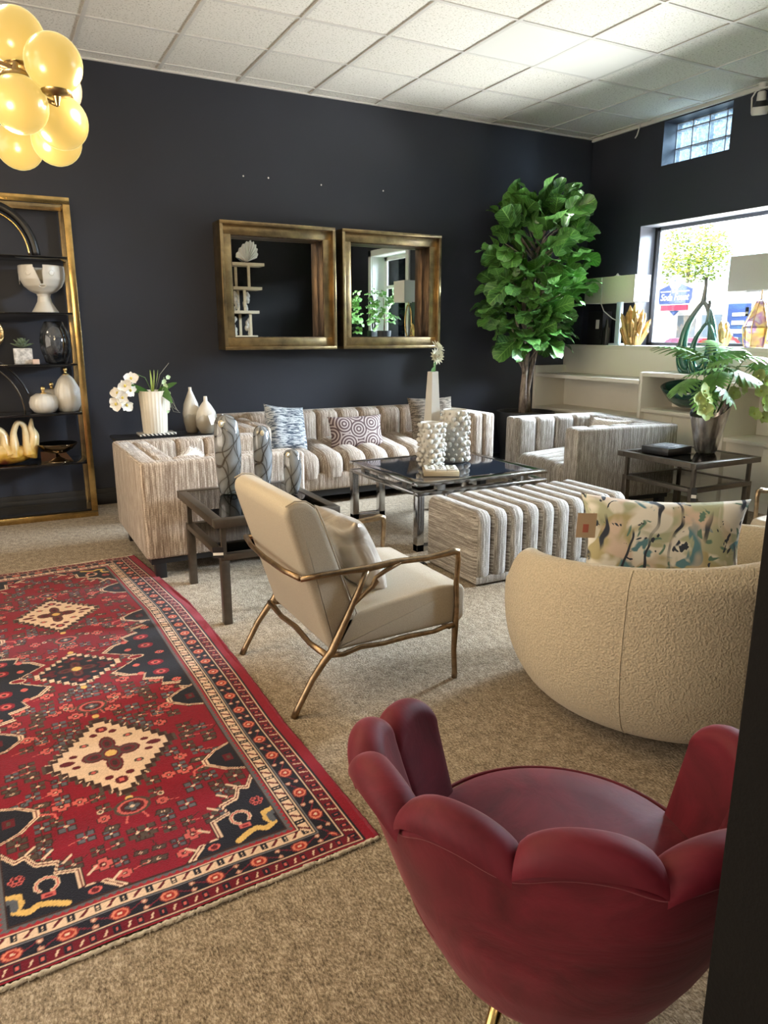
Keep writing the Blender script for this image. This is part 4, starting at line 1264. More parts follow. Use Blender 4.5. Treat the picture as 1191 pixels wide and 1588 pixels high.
for su in (-1, 1):
    # side cartouches
    P = [(FE, -.40), (.30, -.37), (.315, -.33), (.25, -.31), (.265, -.26), (.20, -.235), (.215, -.19), (.155, -.165), (.115, -.11), (.165, -.065), (.205, -.03), (.205, .03), (.165, .065), (.115, .11), (.155, .165), (.215, .19), (.20, .235), (.265, .26), (.25, .31), (.315, .33), (.30, .37), (FE, .40)]
    outlined([(u, VC + v) for u, v in P], su, ((1.06, BROWN), (1.045, CREAM), (1.01, DKRED), (.995, CREAM), (.97, NAVY)))
    for dv in (-.2, -.1, .1, .2):
        efill(su * .27, VC + dv, .03, .028, RED); efill(su * .27, VC + dv, .017, .016, PINK); efill(su * .27, VC + dv, .008, .008, BROWN)
        efill(su * .20, VC + dv * .9, .013, .014, PINK)
    efill(su * .215, VC, .03, .02, CREAM); efill(su * .215, VC, .024, .015, RED)
    for dv in (-.3, .3, 0): flower(su * .305, VC + dv, 1, 1.0)
    # triangles
    for tv in (.58, 1.06, RL - .58, RL - 1.06):
        outlined([(FE, tv - .085), (.29, tv - .06), (.245, tv - .01), (.245, tv + .02), (.29, tv + .06), (FE, tv + .085)], su, ((1.12, BROWN), (1.09, CREAM), (1.03, RED2), (.99, CREAM), (.94, NAVY)))
        pline([(su * .235, tv - .005), (su * .20, tv - .02), (su * .195, tv - .045)], .0035, PINK)
        bfill(*sorted((su * .30, su * .33)), tv - .02, tv + .02, DKRED); bfill(*sorted((su * .31, su * .32)), tv - .01, tv + .01, OLIVE)
    # corner spandrels
    for ev in (0, 1):
        def C(p):
            return (su * (FE - p[0]), (.165 + p[1]) if ev == 0 else RL - (.165 + p[1]))
        poly = [(0, 0), (.255, 0), (.215, .045), (.165, .05), (.165, .12), (.115, .135), (.125, .175), (.075, .19), (.055, .235), (.03, .225), (0, .275)]
        for k, c in ((1.08, BROWN), (1.065, CREAM), (1.035, DKRED), (1.015, CREAM), (.98, NAVY)):
            pfill([C((a * k, b * k)) for a, b in poly], c)
        for a, b in ((.10, .215), (.06, .25), (.19, .09), (.24, .035), (.14, .17)):
            pline([C((a, b)), C((a + .022, b + .022))], .004, CREAM)
        # curl
        pts = [(.095 + .026 * math.cos(q), .105 + .028 * math.sin(q)) for q in np.linspace(-1.2, 3.9, 12)]
        pline([C(p) for p in pts], .0055, CREAM); pline([C(p) for p in pts], .002, PINK)
        # golden scroll
        pline([C(p) for p in [(.0, .10), (.028, .095), (.032, .065), (.02, .04), (.045, .025), (.07, .04), (.09, .035), (.13, .012)]], .0095, GOLDC)
        pline([C(p) for p in [(.0, .085), (.018, .08), (.018, .05)]], .008, GREY)
        for a in range(6):
            q = C((.030 + .013 * math.cos(a * PI / 3), .155 + .013 * math.sin(a * PI / 3))); efill(q[0], q[1], .0075, .0075, PINK); efill(q[0], q[1], .0045, .0045, DKRED)
        q = C((.095, .065)); bfill(q[0] - .016, q[0] + .016, q[1] - .009, q[1] + .009, PINK); bfill(q[0] - .008, q[0] + .008, q[1] - .004, q[1] + .004, RED)
        q = C((.195, .022)); efill(q[0], q[1], .016, .012, PINK); efill(q[0], q[1], .01, .008, DKRED)
ab = abrash()
IMG *= ab[None, :, None]
# borders
du_ = RW / 2 - np.abs(U); dv_ = np.minimum(V, RL - V) * 1.10 + .030
D = np.minimum(du_, dv_)
S = np.where(du_ < dv_, V, (U + 5) * 1.0)
def band_(a, b, c, cond=None):
    q = (D >= a) & (D < b)
    if cond is not None: q = q & cond
    IMG[q] = c
band_(0, .040, srgb(128, 12, 34)); band_(.036, .040, NAVY); band_(.040, .045, CREAM)
band_(.045, .078, RED2)
ph = np.mod(S, .052)
tt = (D - .045) / .033
band_(.050, .073, CREAM, (np.abs(ph - .012 - (tt - .5) * .012) < .0024))
band_(.049, .074, NAVY, (ph > .028) & (ph < .044)); band_(.056, .067, PINK, (ph > .033) & (ph < .039))
band_(.078, .082, NAVY); band_(.082, .086, CREAM)
band_(.086, .136, NAVY)
ph = np.mod(S, .115) - .0575; zc = .111
vine = np.abs(D - (zc + .018 * np.where(np.mod(S, .23) < .115, 1, -1) * (np.abs(ph) / .0575 * 2 - 1))) < .0022
band_(.088, .134, srgb(112, 24, 42), vine)
rr = np.hypot(ph / 1.15, D - zc)
IMG[(rr < .021) & (D > .086) & (D < .136)] = srgb(120, 36, 40)
IMG[(rr < .0175) & (D > .086) & (D < .136)] = srgb(206, 120, 96)
IMG[(rr < .012)] = np.where(True, srgb(150, 40, 34), 0)
IMG[(rr < .005)] = CREAM
ph2 = np.mod(S + .0575, .115) - .0575
for off in (-.013, .013):
    q = np.hypot((ph2) / 1.0, D - zc - off) < .0075; IMG[q & (D > .086) & (D < .136)] = srgb(176, 120, 104)
    q = np.hypot((ph2) / 1.0, D - zc - off) < .0035; IMG[q & (D > .086) & (D < .136)] = CREAM
band_(.136, .139, srgb(112, 110, 116)); band_(.139, .142, NAVY); band_(.142, .145, CREAM); band_(.145, .148, NAVY)
band_(.148, .176, CREAM)
ph = np.mod(S, .060); tt = (D - .148) / .028
band_(.149, .175, DKRED, np.abs(ph - .015 - (tt - .5) * .022) < .0048)
band_(.149, .175, NAVY, np.abs(ph - .045) < .0085); band_(.154, .170, CREAM, np.abs(ph - .045) < .0022); band_(.160, .164, NAVY, np.abs(ph - .045) < .008)
band_(.176, .179, NAVY); band_(.179, .182, CREAM); band_(.182, .184, NAVY)
tri = np.abs(np.mod(S, .018) / .009 - 1)
band_(.184, .203, srgb(150, 30, 42)); band_(.184, .203, srgb(88, 88, 92), (D - .184) / .019 > .25 + .5 * tri)
band_(.203, .209, BROWN)
IMG *= rng.uniform(.86, 1.12, (nu_, nv_, 1))
IMG = np.clip(IMG, 0, 1)
ry_t = [1.54, 2.2, 2.62, 3.06, 3.55, 4.04, 4.59]; rx_t = [.80, .785, .79, .788, .777, .723, .665]
cy_t = [1.5, 2.28, 3.0, 3.67, 4.6]; cx_t = [.25, .218, .185, .164, .12]
def rug_xy(u, v):
    y = 1.512 + v * (3.03 / RL)
    re = np.interp(y, ry_t, rx_t); xc = np.interp(y, cy_t, cx_t)
    x = xc + np.where(u > 0, u * (re - xc) / .55, u)
    y = y + 0.055 * (x - .30) * np.interp(v, [0, RL], [1, 1.1])
    z = 0.011 + 0.0018 * np.sin(y * 9 + x * 4) + 0.0012 * np.sin(x * 23 - y * 5)
    return x, y, z
X_, Y_, Z_ = rug_xy(U, V)
me = bpy.data.meshes.new('rug')
co = np.stack([X_, Y_, Z_], -1).reshape(-1, 3)
idx = np.arange(nu_ * nv_).reshape(nu_, nv_)
fc = np.stack([idx[:-1, :-1], idx[1:, :-1], idx[1:, 1:], idx[:-1, 1:]], -1).reshape(-1, 4)
# rim down to the carpet gives the rug its thickness
me.vertices.add(len(co)); me.vertices.foreach_set('co', co.astype(np.float32).ravel())
me.loops.add(fc.size); me.loops.foreach_set('vertex_index', fc.astype(np.int32).ravel())
me.polygons.add(len(fc)); me.polygons.foreach_set('loop_start', (np.arange(len(fc)) * 4).astype(np.int32))
me.polygons.foreach_set('loop_total', np.full(len(fc), 4, np.int32))
me.update(calc_edges=True)
at = me.color_attributes.new(name='Col', type='FLOAT_COLOR', domain='POINT')
at.data.foreach_set('color', np.concatenate([IMG.reshape(-1, 3), np.ones((nu_ * nv_, 1))], 1).astype(np.float32).ravel())
me.polygons.foreach_set('use_smooth', [True] * len(fc))
def rug_mat():
    m, nt, bs = _nt('knotted_wool_pile'); L = nt.links
    a = node(nt, 'ShaderNodeAttribute', attribute_name='Col'); L.new(a.outputs['Color'], bs.inputs['Base Color'])
    bs.inputs['Roughness'].default_value = 0.95; bs.inputs['Specular IOR Level'].default_value = 0.1
    bs.inputs['Sheen Weight'].default_value = 0.12
    tc = node(nt, 'ShaderNodeTexCoord'); nz = node(nt, 'ShaderNodeTexNoise', i_Scale=300.0, i_Detail=1.0)
    L.new(tc.outputs['Object'], nz.inputs['Vector'])
    bp = node(nt, 'ShaderNodeBump', i_Strength=0.5, i_Distance=0.004); L.new(nz.outputs['Fac'], bp.inputs['Height']); L.new(bp.outputs['Normal'], bs.inputs['Normal'])
    return m
rt = thing('patterned_rug', 'long red hand-knotted rug with cream and navy medallions on the carpet', 'rug', (0, 0, 0))
ro = bpy.data.objects.new('pile', me); COL.objects.link(ro); me.materials.append(rug_mat()); ro.parent = rt
M['rug_side'] = mat('dark_red_binding', (0.20, 0.012, 0.028), 0.95, var=.3, vscale=80, bump=.5)
def edge_pts(f, n=90): return [f(t_) for t_ in np.linspace(0, 1, n)]
for su in (-1, 1):
    pts = []
    for v in np.linspace(0, RL, 160):
        x, y, z = rug_xy(np.array(su * .5485), np.array(v)); pts.append((float(x) + random.uniform(-.0015, .0015), float(y), .0075))
    obj('side_binding', B().tube(pts, .006, 8), M['rug_side'], rt, smooth=180)
M['fringe'] = mat('cream_cotton_fringe', (0.62, 0.54, 0.42), 0.95, var=.25, vscale=60, bump=.6, bscale=200)
for v in (0, RL):
    sgn = -1 if v == 0 else 1
    b = B(); pts = []
    for u in np.linspace(-.55, .55, 200):
        x, y, z = rug_xy(np.array(u), np.array(float(v))); pts.append((float(x), float(y) + sgn * .005 + random.uniform(-.0022, .0022), .0062 + random.uniform(-.001, .001)))
    b.tube(pts, [random.uniform(.0042, .0066) for _ in pts], 8)
    for p in pts[::2]:
        if random.random() < .55: b.tube([p, (p[0] + random.uniform(-.004, .004), p[1] + sgn * random.uniform(.006, .013), .003)], [.0016, .0008], 4)
    plabel(obj('fringe', b, M['fringe'], rt, smooth=180), 'cream knotted fringe along the short end')
# ------------------------------------------------------------------ brass bookcase on the left
bk = thing('display_bookcase', 'tall brass framed bookcase with dark glass shelves at the left edge', 'bookcase', (0, 5.78, 0))
XA, XB, DP, BH = -0.78, 0.622, 0.37, 2.25
def post(x0, x1, y0, y1, z0, z1): return B().box(x0, x1, y0, y1, z0, z1, bev=.002)
for xx in (XA, XB - .045):
    for yy in (0.0, DP - .03):
        obj('post', post(xx, xx + .045, yy, yy + .03, .045, BH - .045), M['gold'] if yy == 0 else M['brass'], bk)
for zz in (0.0, BH - .045):
    for yy in (0.0, DP - .03):
        obj('rail', post(XA, XB, yy, yy + .03, zz, zz + .045), M['gold'] if yy == 0 else M['brass'], bk)
    for xx in (XA, XB - .03):
        obj('side_rail', post(xx, xx + .03, .03, DP - .03, zz, zz + .03), M['gold'], bk)
SHZ = (1.864, 1.488, 1.133, 0.782, 0.417)
M['shelf'] = mat('black_glass_shelf', (0.006, 0.006, 0.007), 0.12, coat=.5)
for zz in SHZ:
    obj('shelf', B().box(XA + .01, XB - .03, .012, DP - .012, zz - .014, zz, bev=.001), M['shelf'], bk)
obj('shelf', B().box(XA + .01, XB - .03, .012, DP - .012, .048, .06), M['shelf'], bk)
G1 = 'ornaments on the brass bookcase'
BY = 5.93
# black arches
def arch(label, cx, z, rad, w_, dy=0, m=None, half=1.0):
    b = B(); pts = [(rad * math.cos(a), 0, rad * 1.15 * math.sin(a)) for a in np.linspace(0, PI, 40)]
    b.tube(pts, w_, 12)
    return tag(obj('arch_sculpture', b, m or M['black'], smooth=180, loc=(cx, BY + dy, z + w_ * 0.2)), label, 'sculpture')
arch('large black arch sculpture with a gold rim on the top shelf of the bookcase', 0.10, SHZ[0], 0.29, 0.028)
tag(obj('arch_sculpture', B().tube([(.245 * math.cos(a), 0, .245 * 1.15 * math.sin(a)) for a in np.linspace(0, PI, 40)], .007, 8), M['gold'], smooth=180, loc=(.10, BY - .03, SHZ[0] + .006)), 'thin gold arch nested inside the large black arch on the top shelf', 'sculpture')
arch('black arch sculpture reaching over the fourth shelf of the bookcase', -.10, SHZ[3], 0.36, 0.008)
arch('slim inner black arch on the fourth shelf of the bookcase', -.12, SHZ[3], 0.325, 0.006, -.03, M['table_bronze'])
# face vase
fv = thing('face_vase', 'white footed vase with a split rim and simple round eyes', 'vase', (.412, BY, SHZ[1]))
prof = [(.085, 0), (.088, .006), (.07, .035), (.048, .075), (.042, .11), (.048, .128), (.085, .145), (.125, .18), (.147, .225), (.152, .27), (.150, .315), (.146, .318), (.142, .31), (.140, .23), (.11, .175), (.05, .15), (.001, .148)]
zz_ = []
for (r0, z0), (r1, z1) in zip(prof[:-1], prof[1:]):
    for t_ in np.linspace(0, 1, 7)[:-1]: zz_.append((r0 + (r1 - r0) * t_, z0 + (z1 - z0) * t_))
b = B().lathe(zz_ + [prof[-1]], 180, cap=False)
# cut the V-shaped nose opening from the front rim
vs = [v for v in b.bm.verts if v.co.z > .19 and v.co.y < 0 and abs(v.co.x + .012 + .16 * (v.co.z - .19)) < .003 + .026 * (v.co.z - .19) / .13]
bmesh.ops.delete(b.bm, geom=vs, context='VERTS')
obj('bowl', b, M['white_cer'], fv, smooth=60)
for ex in (-.095, .055):
    yy = -math.sqrt(max(0, .148 ** 2 - ex * ex)) - .002
    obj('eye', B().tube([(ex + .016 * math.cos(a), yy + abs(ex) * .0 + (.016 * math.cos(a)) * (ex / .14), .265 + .016 * math.sin(a)) for a in np.linspace(0, 2 * PI, 25)[:-1]], .004, 6, closed=True), M['white_cer'], fv, smooth=180)
obj('mouth', B().tube([(-.012 + .022 * math.cos(a), -.138 + .006 * abs(math.sin(a)), .178 + .011 * math.sin(a)) for a in np.linspace(0, 2 * PI, 25)[:-1]], .004, 6, closed=True), M['white_cer'], fv, smooth=180)
obj('earring', B().box(-.150, -.145, -.006, .006, .19, .30, bev=.001), M['chrome'], fv)
# gold ring sculpture
rg = thing('ring_sculpture', 'hammered gold ring around a grey disc on a thin stand', 'sculpture', (.02, BY - .02, SHZ[2]))
M['gold_rough'] = mat('hammered_gold', (0.85, 0.55, 0.25), 0.3, 1.0, var=.75, vscale=55, bump=1.0, bscale=45)
obj('ring', B().lathe([(.062, -.01), (.105, -.015), (.112, 0), (.105, .015), (.062, .01), (.06, 0), (.062, -.01)], 48, cap=False, M=TM(0, 0, .215, rx=R(90))), M['gold_rough'], rg, smooth=180)
obj('disc', B().lathe([(.063, -.006), (.063, .006)], 40, M=TM(0, 0, .215, rx=R(90))), mat('grey_stone', (.16, .15, .15), .6), rg)
obj('stand', B().box(-.045, .045, -.03, .03, 0, .02, bev=.003).tube([(0, 0, .02), (0, 0, .11)], .006, 8), M['white_cer'], rg)
# succulent
su_ = thing('potted_succulent', 'small green succulent in a crackled white cube pot', 'plant', (.235, BY, SHZ[2]))
M['crackle'] = mat('crackled_white_pot', (.72, .70, .68), .6, col2=(.30, .29, .28), vscale=34, bump=.5, detail=6)
obj('pot', B().box(-.06, .06, -.06, .06, 0, .11, bev=.006), M['crackle'], su_)
b = B()
for ring, (nn, tl, ln) in enumerate(((9, 20, .085), (8, 42, .075), (6, 62, .06), (4, 80, .05))):
    for i in range(nn):
        a = 2 * PI * i / nn + ring * .35
        b.sphere((0, 0, 0), 1, 10, (ln * .5, ln * .17, ln * .07), M=Matrix.Translation((0, 0, .115 + ring * .006)) @ Matrix.Rotation(a, 4, 'Z') @ Matrix.Rotation(-R(tl), 4, 'Y') @ Matrix.Translation((ln * .5, 0, 0)))
obj('leaves', b, mat('dusty_succulent', (.16, .22, .14), .6, var=.3, vscale=20), su_, smooth=180)
tag(obj('coaster', B().box(-.022, .022, -.02, .02, 0, .034, bev=.003), mat('peach_stone', (.62, .45, .36), .6), loc=(.31, BY - .08, SHZ[2])), 'small peach stone block beside the succulent pot', 'block')
# smoked glass vase
def art_glass(name, tint, dark, sc=6):
    m, nt, bs = _nt(name); L = nt.links
    tc = node(nt, 'ShaderNodeTexCoord'); nz = node(nt, 'ShaderNodeTexNoise', i_Scale=float(sc), i_Detail=2.0, i_Distortion=2.0)
    L.new(tc.outputs['Object'], nz.inputs['Vector']); rp = ramp(nt, [(.4, dark), (.6, tint)]); L.new(nz.outputs['Fac'], rp.inputs['Fac']); L.new(rp.outputs['Color'], bs.inputs['Base Color'])
    bs.inputs['Roughness'].default_value = .05; bs.inputs['Coat Weight'].default_value = 1; bs.inputs['Transmission Weight'].default_value = .55; bs.inputs['IOR'].default_value = 1.25
    return m
tag(obj('glass_vase', B().lathe([(.05, 0), (.075, .01), (.098, .09), (.104, .15), (.094, .22), (.062, .292), (.058, .296), (.055, .285), (.085, .21), (.09, .10), (.05, .03), (.001, .02)], 32, cap=False), art_glass('smoked_grey_glass', (.14, .15, .17), (.015, .018, .022)), smooth=180, loc=(.452, BY, SHZ[2])),
    'smoky dark glass vase on the middle shelf of the bookcase', 'vase')
# gourd bottles with gold stoppers
def ribbed(name, prof, n=72, amp=.018, ribs=22):
    return B().lathe(prof, n, fn=lambda a, z: 1 + amp * math.cos(a * ribs))
def gourd(label, loc, r_, h_, tall):
    t = thing('ribbed_jar', label, 'jar', loc, 0, 'white ribbed jars with gold stoppers')
    if tall: pf = [(.045, 0), (.065, .006), (.088, .05), (.096, .10), (.085, .17), (.055, .235), (.028, .265), (.018, .27)]
    else: pf = [(r_ * .45, 0), (r_ * .72, .01), (r_ * .97, h_ * .3), (r_, h_ * .55), (r_ * .86, h_ * .82), (r_ * .5, h_ * .98), (r_ * .2, h_ * .96)]
    obj('jar_body', ribbed('b', pf), M['white_cer'], t, smooth=180)
    z = pf[-1][1]
    obj('stopper', B().lathe([(.022, z - .006), (.024, z + .002), (.012, z + .008), (.009, z + .02), (.014, z + .028), (.016, z + .04), (.010, z + .05), (.003, z + .053)], 20), M['gold_bright'], t, smooth=180)
gourd('round white ribbed jar with a gold stopper, front one of the pair', (.335, BY - .05, SHZ[3]), .098, .145, False)
gourd('round white ribbed jar with a gold stopper, half hidden behind the others', (.405, BY + .11, SHZ[3]), .078, .165, False)
gourd('tall teardrop white ribbed jar with a gold stopper beside the bookcase post', (.500, BY - .01, SHZ[3]), 0, 0, True)
# golden shell-like sculpture
def shellmat():
    m, nt, bs = _nt('amber_cream_shell'); L = nt.links
    tc = node(nt, 'ShaderNodeTexCoord'); sp = node(nt, 'ShaderNodeSeparateXYZ'); L.new(tc.outputs['Object'], sp.inputs[0])
    nz = node(nt, 'ShaderNodeTexNoise', i_Scale=14.0, i_Detail=3.0); L.new(tc.outputs['Object'], nz.inputs['Vector'])
    ad = node(nt, 'ShaderNodeMath', operation='MULTIPLY_ADD', i_1=.14); L.new(nz.outputs['Fac'], ad.inputs[0]); L.new(sp.outputs['Z'], ad.inputs[2])
    rp = ramp(nt, [(.09, (.14, .025, .01)), (.14, (.48, .27, .03)), (.22, (.62, .46, .22)), (.34, (.72, .60, .38))]); L.new(ad.outputs[0], rp.inputs['Fac']); L.new(rp.outputs['Color'], bs.inputs['Base Color'])
    bs.inputs['Roughness'].default_value = .3; bs.inputs['Coat Weight'].default_value = .5
    return m
b = B()
def ribbon(P, ws, depth):
    out = []
    for i in range(len(P) - 1):
        p0 = Vector(P[max(0, i - 1)]); p1 = Vector(P[i]); p2 = Vector(P[i + 1]); p3 = Vector(P[min(len(P) - 1, i + 2)])
        for t_ in np.linspace(0, 1, 7)[:-1]:
            out.append(.5 * ((2 * p1) + (-p0 + p2) * t_ + (2 * p0 - 5 * p1 + 4 * p2 - p3) * t_ ** 2 + (-p0 + 3 * p1 - 3 * p2 + p3) * t_ ** 3))
    out.append(Vector(P[-1]))
    t_ = B().tube(out, list(np.interp(np.linspace(0, 1, len(out)), np.linspace(0, 1, len(ws)), ws)), 12)
    for v in t_.bm.verts: v.co.y *= depth
    me_ = bpy.data.meshes.new('tmp'); t_.bm.to_mesh(me_); t_.bm.free(); b.bm.from_mesh(me_); bpy.data.meshes.remove(me_)
ribbon([(-.26, 0, .10), (-.30, 0, .17), (-.27, 0, .235), (-.215, 0, .21), (-.21, 0, .13), (-.17, 0, .08)], (.04, .028, .022, .024, .03, .04), 2.2)
ribbon([(-.13, 0, .06), (-.115, 0, .15), (-.095, 0, .225), (-.045, 0, .262), (-.005, .01, .215), (.0, .01, .14), (.025, 0, .075)], (.045, .034, .024, .020, .030, .038, .05), 2.0)
ribbon([(.045, 0, .06), (.055, 0, .14), (.06, 0, .23), (.095, 0, .300), (.135, .01, .265), (.14, 0, .16), (.145, 0, .07)], (.05, .034, .022, .018, .022, .030, .05), 2.0)
ribbon([(.15, 0, .05), (.172, 0, .13), (.190, 0, .20), (.178, 0, .26), (.188, 0, .325)], (.05, .045, .036, .022, .008), 1.5)
b.sphere((-.04, 0, .075), 1, 28, (.225, .082, .075))
tag(obj('wavy_sculpture', b, shellmat(), smooth=180, loc=(.055, BY - .01, SHZ[4] + .001)), 'looping cream and amber wave-shaped bowl sculpture on the lowest full shelf', 'sculpture')
bw_ = thing('footed_bowl', 'bronze footed bowl on the lower shelf of the bookcase', 'bowl', (.395, BY - .02, SHZ[4]))
M['pewter'] = mat('dark_polished_bronze', (.22, .17, .11), .16, 1.0, var=.3, vscale=6)
obj('bowl', B().lathe([(.03, .065), (.06, .068), (.11, .095), (.142, .135), (.14, .138), (.10, .10), (.05, .078), (.001, .075)], 48, cap=False), M['pewter'], bw_, smooth=180)
obj('foot', B().lathe([(.085, 0), (.08, .006), (.035, .035), (.028, .066)], 32), M['pewter'], bw_, smooth=180)
obj('stand', B().prism([(-.12, 0), (-.02, 0), (-.02, .07), (-.12, .085)], -.03, -.022, 'y').prism([(.0, 0), (.1, 0), (.05, .07), (.0, .07)], -.03, -.022, 'y'), M['pewter'], bw_)

# ------------------------------------------------------------------ console behind the left armchair
cn = thing('console_table', 'low black console table behind the left armchair', 'console table', (1.13, 5.62, 0))
obj('top', B().box(-.38, .38, -.17, .17, .585, .605, bev=.002), M['black'], cn)
for sx in (-.36, .34):
    for sy in (-.155, .135):
        obj('leg', B().box(sx, sx + .02, sy, sy + .02, 0, .585), M['black'], cn)
tr_ = thing('decorative_tray', 'black and white patterned tray under the fluted vase', 'tray', (1.05, 5.56, .605))
def bwmat():
    m, nt, bs = _nt('inlay_zigzag'); L = nt.links
    tc = node(nt, 'ShaderNodeTexCoord'); wv = node(nt, 'ShaderNodeTexWave', i_Scale=22.0, i_Distortion=0.0, bands_direction='DIAGONAL'); L.new(tc.outputs['Object'], wv.inputs['Vector'])
    rp = ramp(nt, [(.45, (.02, .02, .02)), (.55, (.75, .72, .66))]); L.new(wv.outputs['Fac'], rp.inputs['Fac']); L.new(rp.outputs['Color'], bs.inputs['Base Color']); bs.inputs['Roughness'].default_value = .3
    return m
obj('tray_base', B().box(-.13, .13, -.08, .08, 0, .016), M['black'], tr_)
obj('inlay', B().box(-.13, .13, -.08, .08, .016, .03, bev=.002), bwmat(), tr_)
# petals helper
def petal_mesh(b, L_, W_, cup, Mx, n=6, tip=1.0):
    def f(u, v):
        s_ = (v - .5) * 2
        w_ = W_ * math.sin(PI * min(.98, u * .93 + .06)) ** .75
        return (L_ * u, s_ * w_, cup * (s_ * s_) * W_ + cup * .6 * L_ * u * u)
    b.grid(f, n, 5, M=Mx)
def orchid(b, c, d, s_=1.0, rot=0.0):
    """five-petalled blossom facing direction d"""
    q = Vector(d).to_track_quat('Z', 'Y').to_matrix().to_4x4()
    for k, (ang, L_, W_) in enumerate(((90, .045, .018), (12, .052, .030), (168, .052, .030), (-50, .045, .018), (-130, .045, .018))):
        Mx = Matrix.Translation(c) @ q @ Matrix.Rotation(R(ang) + rot, 4, 'Z') @ Matrix.Rotation(-.15, 4, 'Y')
        petal_mesh(b, L_ * s_, W_ * s_, .18, Mx)
def orchid_heart(b, c, d, s_=1.0):
    b.sphere(Vector(c) + Vector(d).normalized() * .008, .009 * s_, 8, (1, 1, 1.2))
ov = thing('orchid_vase', 'ivory fluted vase with white orchids and green leaves', 'vase of flowers', (1.045, 5.56, .635))
obj('vase', B().lathe([(.082, 0), (.086, .01), (.092, .15), (.100, .305), (.094, .305), (.086, .2), (.08, .02), (.001, .018)], 96, cap=False, fn=lambda a, z: 1 + .022 * math.cos(24 * a)), M['pale_cer'], ov, smooth=180)
st_ = B(); pb = B(); hb = B()
path = [(0, 0, .28), (-.05, -.02, .40), (-.12, -.04, .43), (-.19, -.05, .385), (-.235, -.06, .31), (-.26, -.06, .22)]
st_.tube(path, .003, 6)
for k, (c, d) in enumerate((((-.155, -.07, .40), (-.1, -1, .2)), ((-.20, -.075, .35), (-.3, -1, 0)), ((-.165, -.05, .315), (.4, -1, .1)), ((-.225, -.08, .27), (-.1, -1, -.1)), ((-.27, -.07, .225), (-.5, -1, 0)), ((-.20, -.06, .215), (.3, -1, -.2)), ((-.25, -.05, .30), (-.6, -.8, .2)))):
    orchid(pb, c, d, 1.05, k * .5); orchid_heart(hb, c, d)
obj('stems', st_, M['leaf_stalk'], ov, smooth=180)
obj('blossoms', pb, M['petal_white'], ov, smooth=180, recalc=False)
obj('blossom_hearts', hb, M['gold'] if False else mat('yellow_heart', (.65, .5, .1), .5), ov, smooth=180)
lb = B()
def strap_leaf(b, base, dirv, L_, W_, droop):
    dx, dy = dirv; up0 = .5
    def f(u, v):
        s_ = (v - .5) * 2
        w_ = W_ * math.sin(PI * min(.97, .12 + .85 * u)) ** .8
        h = L_ * (up0 * u - droop * u * u)
        n_ = (-dy, dx)
        return (base[0] + dx * L_ * u + n_[0] * s_ * w_ * .6, base[1] + dy * L_ * u + n_[1] * s_ * w_ * .6, base[2] + h + .85 * s_ * w_)
    b.grid(f, 14, 5)
strap_leaf(lb, (-.02, 0, .28), (-.93, -.30), .24, .030, .2)
strap_leaf(lb, (.03, -.03, .30), (.60, -.78), .13, .038, 1.1)
strap_leaf(lb, (.05, .02, .30), (.9, -.2), .14, .022, .1)
obj('leaves', lb, M['leaf'], ov, smooth=180, recalc=False)
lb = B()
for k_ in range(3):
    strap_leaf(lb, (.0, -.02, .29), (.25 * (k_ - .8), -.5), .11, .022, -1.0)
obj('pod_leaf', lb, mat('yellow_green_leaf', (.42, .50, .12), .45), ov, smooth=180, recalc=False)
pb = B()
for k_ in range(9):
    c = (.085 + random.uniform(-.02, .025), -.05, .40 - k_ * .030)
    orchid(pb, c, (random.uniform(-.5, .8), -1, random.uniform(-.3, .3)), .42, k_)
pb.tube([(.03, -.02, .28), (.08, -.04, .40), (.10, -.05, .30), (.11, -.05, .18)], .002, 5)
obj('small_blossoms', pb, mat('pale_green_petal', (.55, .68, .42), .5), ov, smooth=180, recalc=False)
rb = B()
for k_ in range(4):
    rb.tube([(.03, 0, .29), (.09, -.03, .33 - .02 * k_), (.13, -.05, .24 - .03 * k_), (.15 + .01 * k_, -.04, .17 - .01 * k_)], .0013, 4)
rb.tube([(.02, 0, .29), (.06, .0, .42), (.13, .0, .50)], .0013, 4)
obj('aerial_roots', rb, mat('pale_root', (.35, .33, .25), .7), ov, smooth=180)
tag(obj('price_card', B().box(-.014, .014, -.001, .001, -.1, 0), M['tagw'], loc=(1.128, 5.468, .90)), 'white price card hanging on the fluted orchid vase', 'price tag')
# bottle vases
def pearl():
    m, nt, bs = _nt('pearl_drip_glaze'); L = nt.links
    tc = node(nt, 'ShaderNodeTexCoord'); sp = node(nt, 'ShaderNodeSeparateXYZ'); L.new(tc.outputs['Object'], sp.inputs[0])
    nz = node(nt, 'ShaderNodeTexNoise', i_Scale=11.0, i_Detail=4.0); L.new(tc.outputs['Object'], nz.inputs['Vector'])
    ad = node(nt, 'ShaderNodeMath', operation='MULTIPLY_ADD', i_1=.16); L.new(nz.outputs['Fac'], ad.inputs[0]); L.new(sp.outputs['Z'], ad.inputs[2])
    rp = ramp(nt, [(.16, (.30, .26, .20)), (.21, (.36, .33, .28)), (.225, (.58, .53, .45)), (.28, (.72, .68, .61))]); L.new(ad.outputs[0], rp.inputs['Fac']); L.new(rp.outputs['Color'], bs.inputs['Base Color'])
    bs.inputs['Roughness'].default_value = .22; bs.inputs['Coat Weight'].default_value = .6
    return m
M['pearl'] = pearl()
G = 'pearl glazed bottle vases'
tag(obj('bottle_vase', B().lathe([(.035, 0), (.045, .005), (.062, .09), (.066, .15), (.055, .22), (.030, .28), (.013, .32), (.012, .345), (.010, .345), (.010, .30)], 32), M['pearl'], smooth=180, loc=(1.335, 5.64, .605)),
    'taller slim pearl glazed bottle vase, left of the two', 'vase', G)
